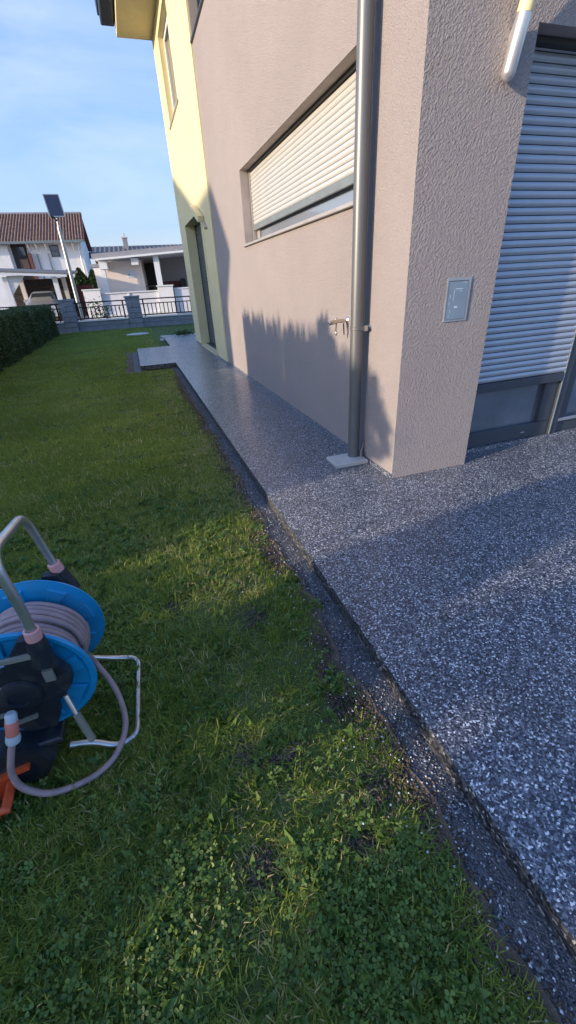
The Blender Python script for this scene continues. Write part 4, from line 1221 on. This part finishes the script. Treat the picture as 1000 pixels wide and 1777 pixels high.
def lawn_pts(n, d0, d1, seed):
    gg = np.random.default_rng(seed); out = []; tot = 0
    while tot < n:
        m_ = 300000
        x = max(-9, CAM.x-d1)+(min(2, CAM.x+d1)-max(-9, CAM.x-d1))*gg.random(m_); y = -3.2+(min(18.8, CAM.y+d1)+3.2)*gg.random(m_)
        P = np.stack([x, y, np.full(m_, LZ)], 1)
        d = np.linalg.norm(P-np.array(CAM), axis=1)
        k = (d >= d0) & (d < d1) & in_view(P, 1.12)
        # more blades close to the camera
        k &= gg.random(m_) < np.minimum(1, (d0/np.maximum(d, .1))**1.4 + .05)
        ok = (x < lawn_edge(y) - .035*vnoise(x, y, 14, 5)) | ((y > 10.1) & (x < -.95))
        ok &= ~((x > -1.9-.12*vnoise(x,y,4,6)) & (y > 6.72) & (y < 10.06))
        ok &= (x > -4.9) & ~((x > -.95)) & ((x+1.55)**2+(y-15.5)**2 > .17)
        # worn margin along the trench and thin patches
        edge = np.clip((lawn_edge(y)-x)/.16, 0, 1)
        dens = (.38+.62*edge) * np.where(y < .5, 1, np.where(x > -1.5, .75, 1))
        bare = vnoise(x, y, 5.5, 11)*.6+vnoise(x, y, 13, 12)*.4
        near = (y < -.6) & (x > -1.75)
        dens = dens*np.where(near, np.clip((.60-bare)/.14, .10, 1), np.clip((.74-bare)/.15, .2, 1))
        for sx, sy, sr in BARE: dens = dens*np.clip(np.hypot(x-sx, (y-sy)*1.2)/sr-.35+.5*(vnoise(x,y,30,14)-.5), .04, 1)
        k &= ok & (gg.random(m_) < dens)
        out.append(P[k]); tot += k.sum()
        if len(out) > 60: break
    P = np.concatenate(out)[:n]
    return P
def blades(name, P, h, w, seed, dry=.05, bend=.6, flat=0.0):
    gg = np.random.default_rng(seed); n = len(P)
    th = 2*PI*gg.random(n); dx = np.stack([np.cos(th), np.sin(th), np.zeros(n)], 1)
    ph = th+PI/2+gg.normal(size=n)*.4; wx = np.stack([np.cos(ph), np.sin(ph), np.zeros(n)], 1)
    hh = h*(.45+.8*gg.random(n))*(.7+.6*vnoise(P[:,0], P[:,1], 2.2, 21)); b_ = bend*(.3+1.1*gg.random(n))
    W = w*(.7+.6*gg.random(n))
    up = np.array([0,0,1.])
    base = P; mid = P + up*(hh*.6)[:,None]*np.clip(1-.2*b_,.3,1)[:,None] + dx*(hh*.30*b_)[:,None]
    tip = P + up*(hh*np.clip(1-.45*b_,.12,1))[:,None] + dx*(hh*.95*b_)[:,None]
    V = np.stack([base-wx*W[:,None]*.5, base+wx*W[:,None]*.5, mid+wx*W[:,None]*.45, mid-wx*W[:,None]*.45, tip], 1).reshape(-1,3)
    i = 5*np.arange(n)
    F = np.concatenate([np.stack([i,i+1,i+2],1), np.stack([i,i+2,i+3],1), np.stack([i+3,i+2,i+4],1)])
    tone = .55*vnoise(P[:,0], P[:,1], 1.6, 22)+.45*gg.random(n)
    dry_lit_p = dry*(1+5*np.clip(vnoise(P[:,0],P[:,1],6,23)-.62,0,1)*3)
    dry_lit_p = dry_lit_p + .16*np.exp(-((P[:,0]+1.15)/.32)**2)*(P[:,1] > .1) + .12*np.clip(vnoise(P[:,0],P[:,1],1.1,25)-.5,0,1)*2
    for sx, sy, sr in DRY_LIT: dry_lit_p = dry_lit_p + .38*np.exp(-((P[:,0]-sx)**2+(P[:,1]-sy)**2)/sr**2)
    rnd = np.where(gg.random(n) < dry_lit_p, .95, tone*.84)
    return np_mesh(name, V, F, M['grass'], kind='stuff', attrs={'rnd': np.repeat(rnd, 5)})
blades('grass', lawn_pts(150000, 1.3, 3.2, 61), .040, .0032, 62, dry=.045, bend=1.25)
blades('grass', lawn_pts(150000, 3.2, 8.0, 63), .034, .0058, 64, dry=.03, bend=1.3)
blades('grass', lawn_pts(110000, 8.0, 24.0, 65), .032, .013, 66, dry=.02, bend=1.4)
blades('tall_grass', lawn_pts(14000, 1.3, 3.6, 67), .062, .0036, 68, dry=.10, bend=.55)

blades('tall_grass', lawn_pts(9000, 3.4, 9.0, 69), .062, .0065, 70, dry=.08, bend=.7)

# clover and small weeds: three round leaflets on a stem
def clover(name, P, r, seed):
    gg = np.random.default_rng(seed); n = len(P)
    V = []; 
    ang = 2*PI*gg.random(n); tilt = .2+.7*gg.random(n); td = 2*PI*gg.random(n)
    hz = .012+.028*gg.random(n)
    nrm = np.stack([np.sin(tilt)*np.cos(td), np.sin(tilt)*np.sin(td), np.cos(tilt)], 1)
    e1 = np.cross(nrm, np.array([0,1.,0])); e1 /= np.linalg.norm(e1, axis=1)[:,None]; e2 = np.cross(nrm, e1)
    R0 = r*(.55+.8*gg.random(n))
    allV = []
    for k in range(3):
        a_ = ang+2*PI*k/3
        cdir_ = e1*np.cos(a_)[:,None]+e2*np.sin(a_)[:,None]; sdir = -e1*np.sin(a_)[:,None]+e2*np.cos(a_)[:,None]
        c_ = P+np.array([0,0,1.])*hz[:,None]
        pts_ = [(0,0,0),(.55,-.42,.04),(1.0,-.48,.0),(1.28,-.2,-.06),(1.2,0,-.03),(1.28,.2,-.06),(1.0,.48,.0),(.55,.42,.04)]
        allV.append(np.stack([c_+cdir_*(R0*u)[:,None]+sdir*(R0*v)[:,None]+nrm*(R0*w_)[:,None] for u, v, w_ in pts_], 1))
    V = np.concatenate(allV, 0).reshape(-1,3)
    F = np.arange(len(V)).reshape(-1,8)
    rnd = np.tile(np.repeat(gg.random(n)*.9, 8), 3)
    return np_mesh(name, V, F, M['clover'], kind='stuff', attrs={'rnd': rnd})
cpn = lawn_pts(26000, 1.3, 4.2, 71)
cv = vnoise(cpn[:,0], cpn[:,1], 3.0, 72)*.6+vnoise(cpn[:,0], cpn[:,1], 8.0, 73)*.4
clover('clover', cpn[cv > .585], .0088, 74)
# bare earthy spots
_b = []
for sx, sy, sr in BARE:
    q_ = np.random.default_rng(int(1000-sx*100)).normal(size=(260,2))*sr*.42
    _b.append(np.stack([sx+q_[:,0], sy+q_[:,1], np.full(260, LZ+.006)], 1))
pebbles('bare_earth', np.concatenate(_b), .0055, M['earth'], 91)
# broader weed leaves
bw = lawn_pts(1500, 1.3, 3.4, 75)
leaves('weeds', np.concatenate([bw + np.random.default_rng(76).normal(size=bw.shape)*[.012,.012,.003]+[0,0,.022] for _ in range(3)]), .026, M['clover'], kind='stuff', up=.2, seed=77, elong=2.0)
# stone chips spilled on the grass beside the trench
gg = np.random.default_rng(81); n = 900
y = -2.7+4.5*gg.random(n)**1.1; x = lawn_edge(y)+.10-np.abs(gg.normal(size=n))*.17
pebbles('spilled_chips', np.stack([x, y, np.full(n, LZ+.016)+.012*gg.random(n)], 1), .0032, M['tagwhite'], 82)

n = 12000
y = -2.7+8.5*gg.random(n)**1.3; x = lawn_edge(y)-.015-np.abs(gg.normal(size=n))*.05+.06*gg.random(n)**2
pebbles('soil_crumbs', np.stack([x, y, np.full(n, LZ+.014)], 1), .0055, M['earth'], 83)

# loose chips lying in the trench, mixed sizes
n = 4500
y = -2.8+9.4*gg.random(n)**1.5; x = -.955-(np.interp(y, ys, SW))*gg.random(n)
pebbles('loose_chips', np.stack([x, y, np.full(n, LZ+.015)], 1), .0036, M['chips'], 84)
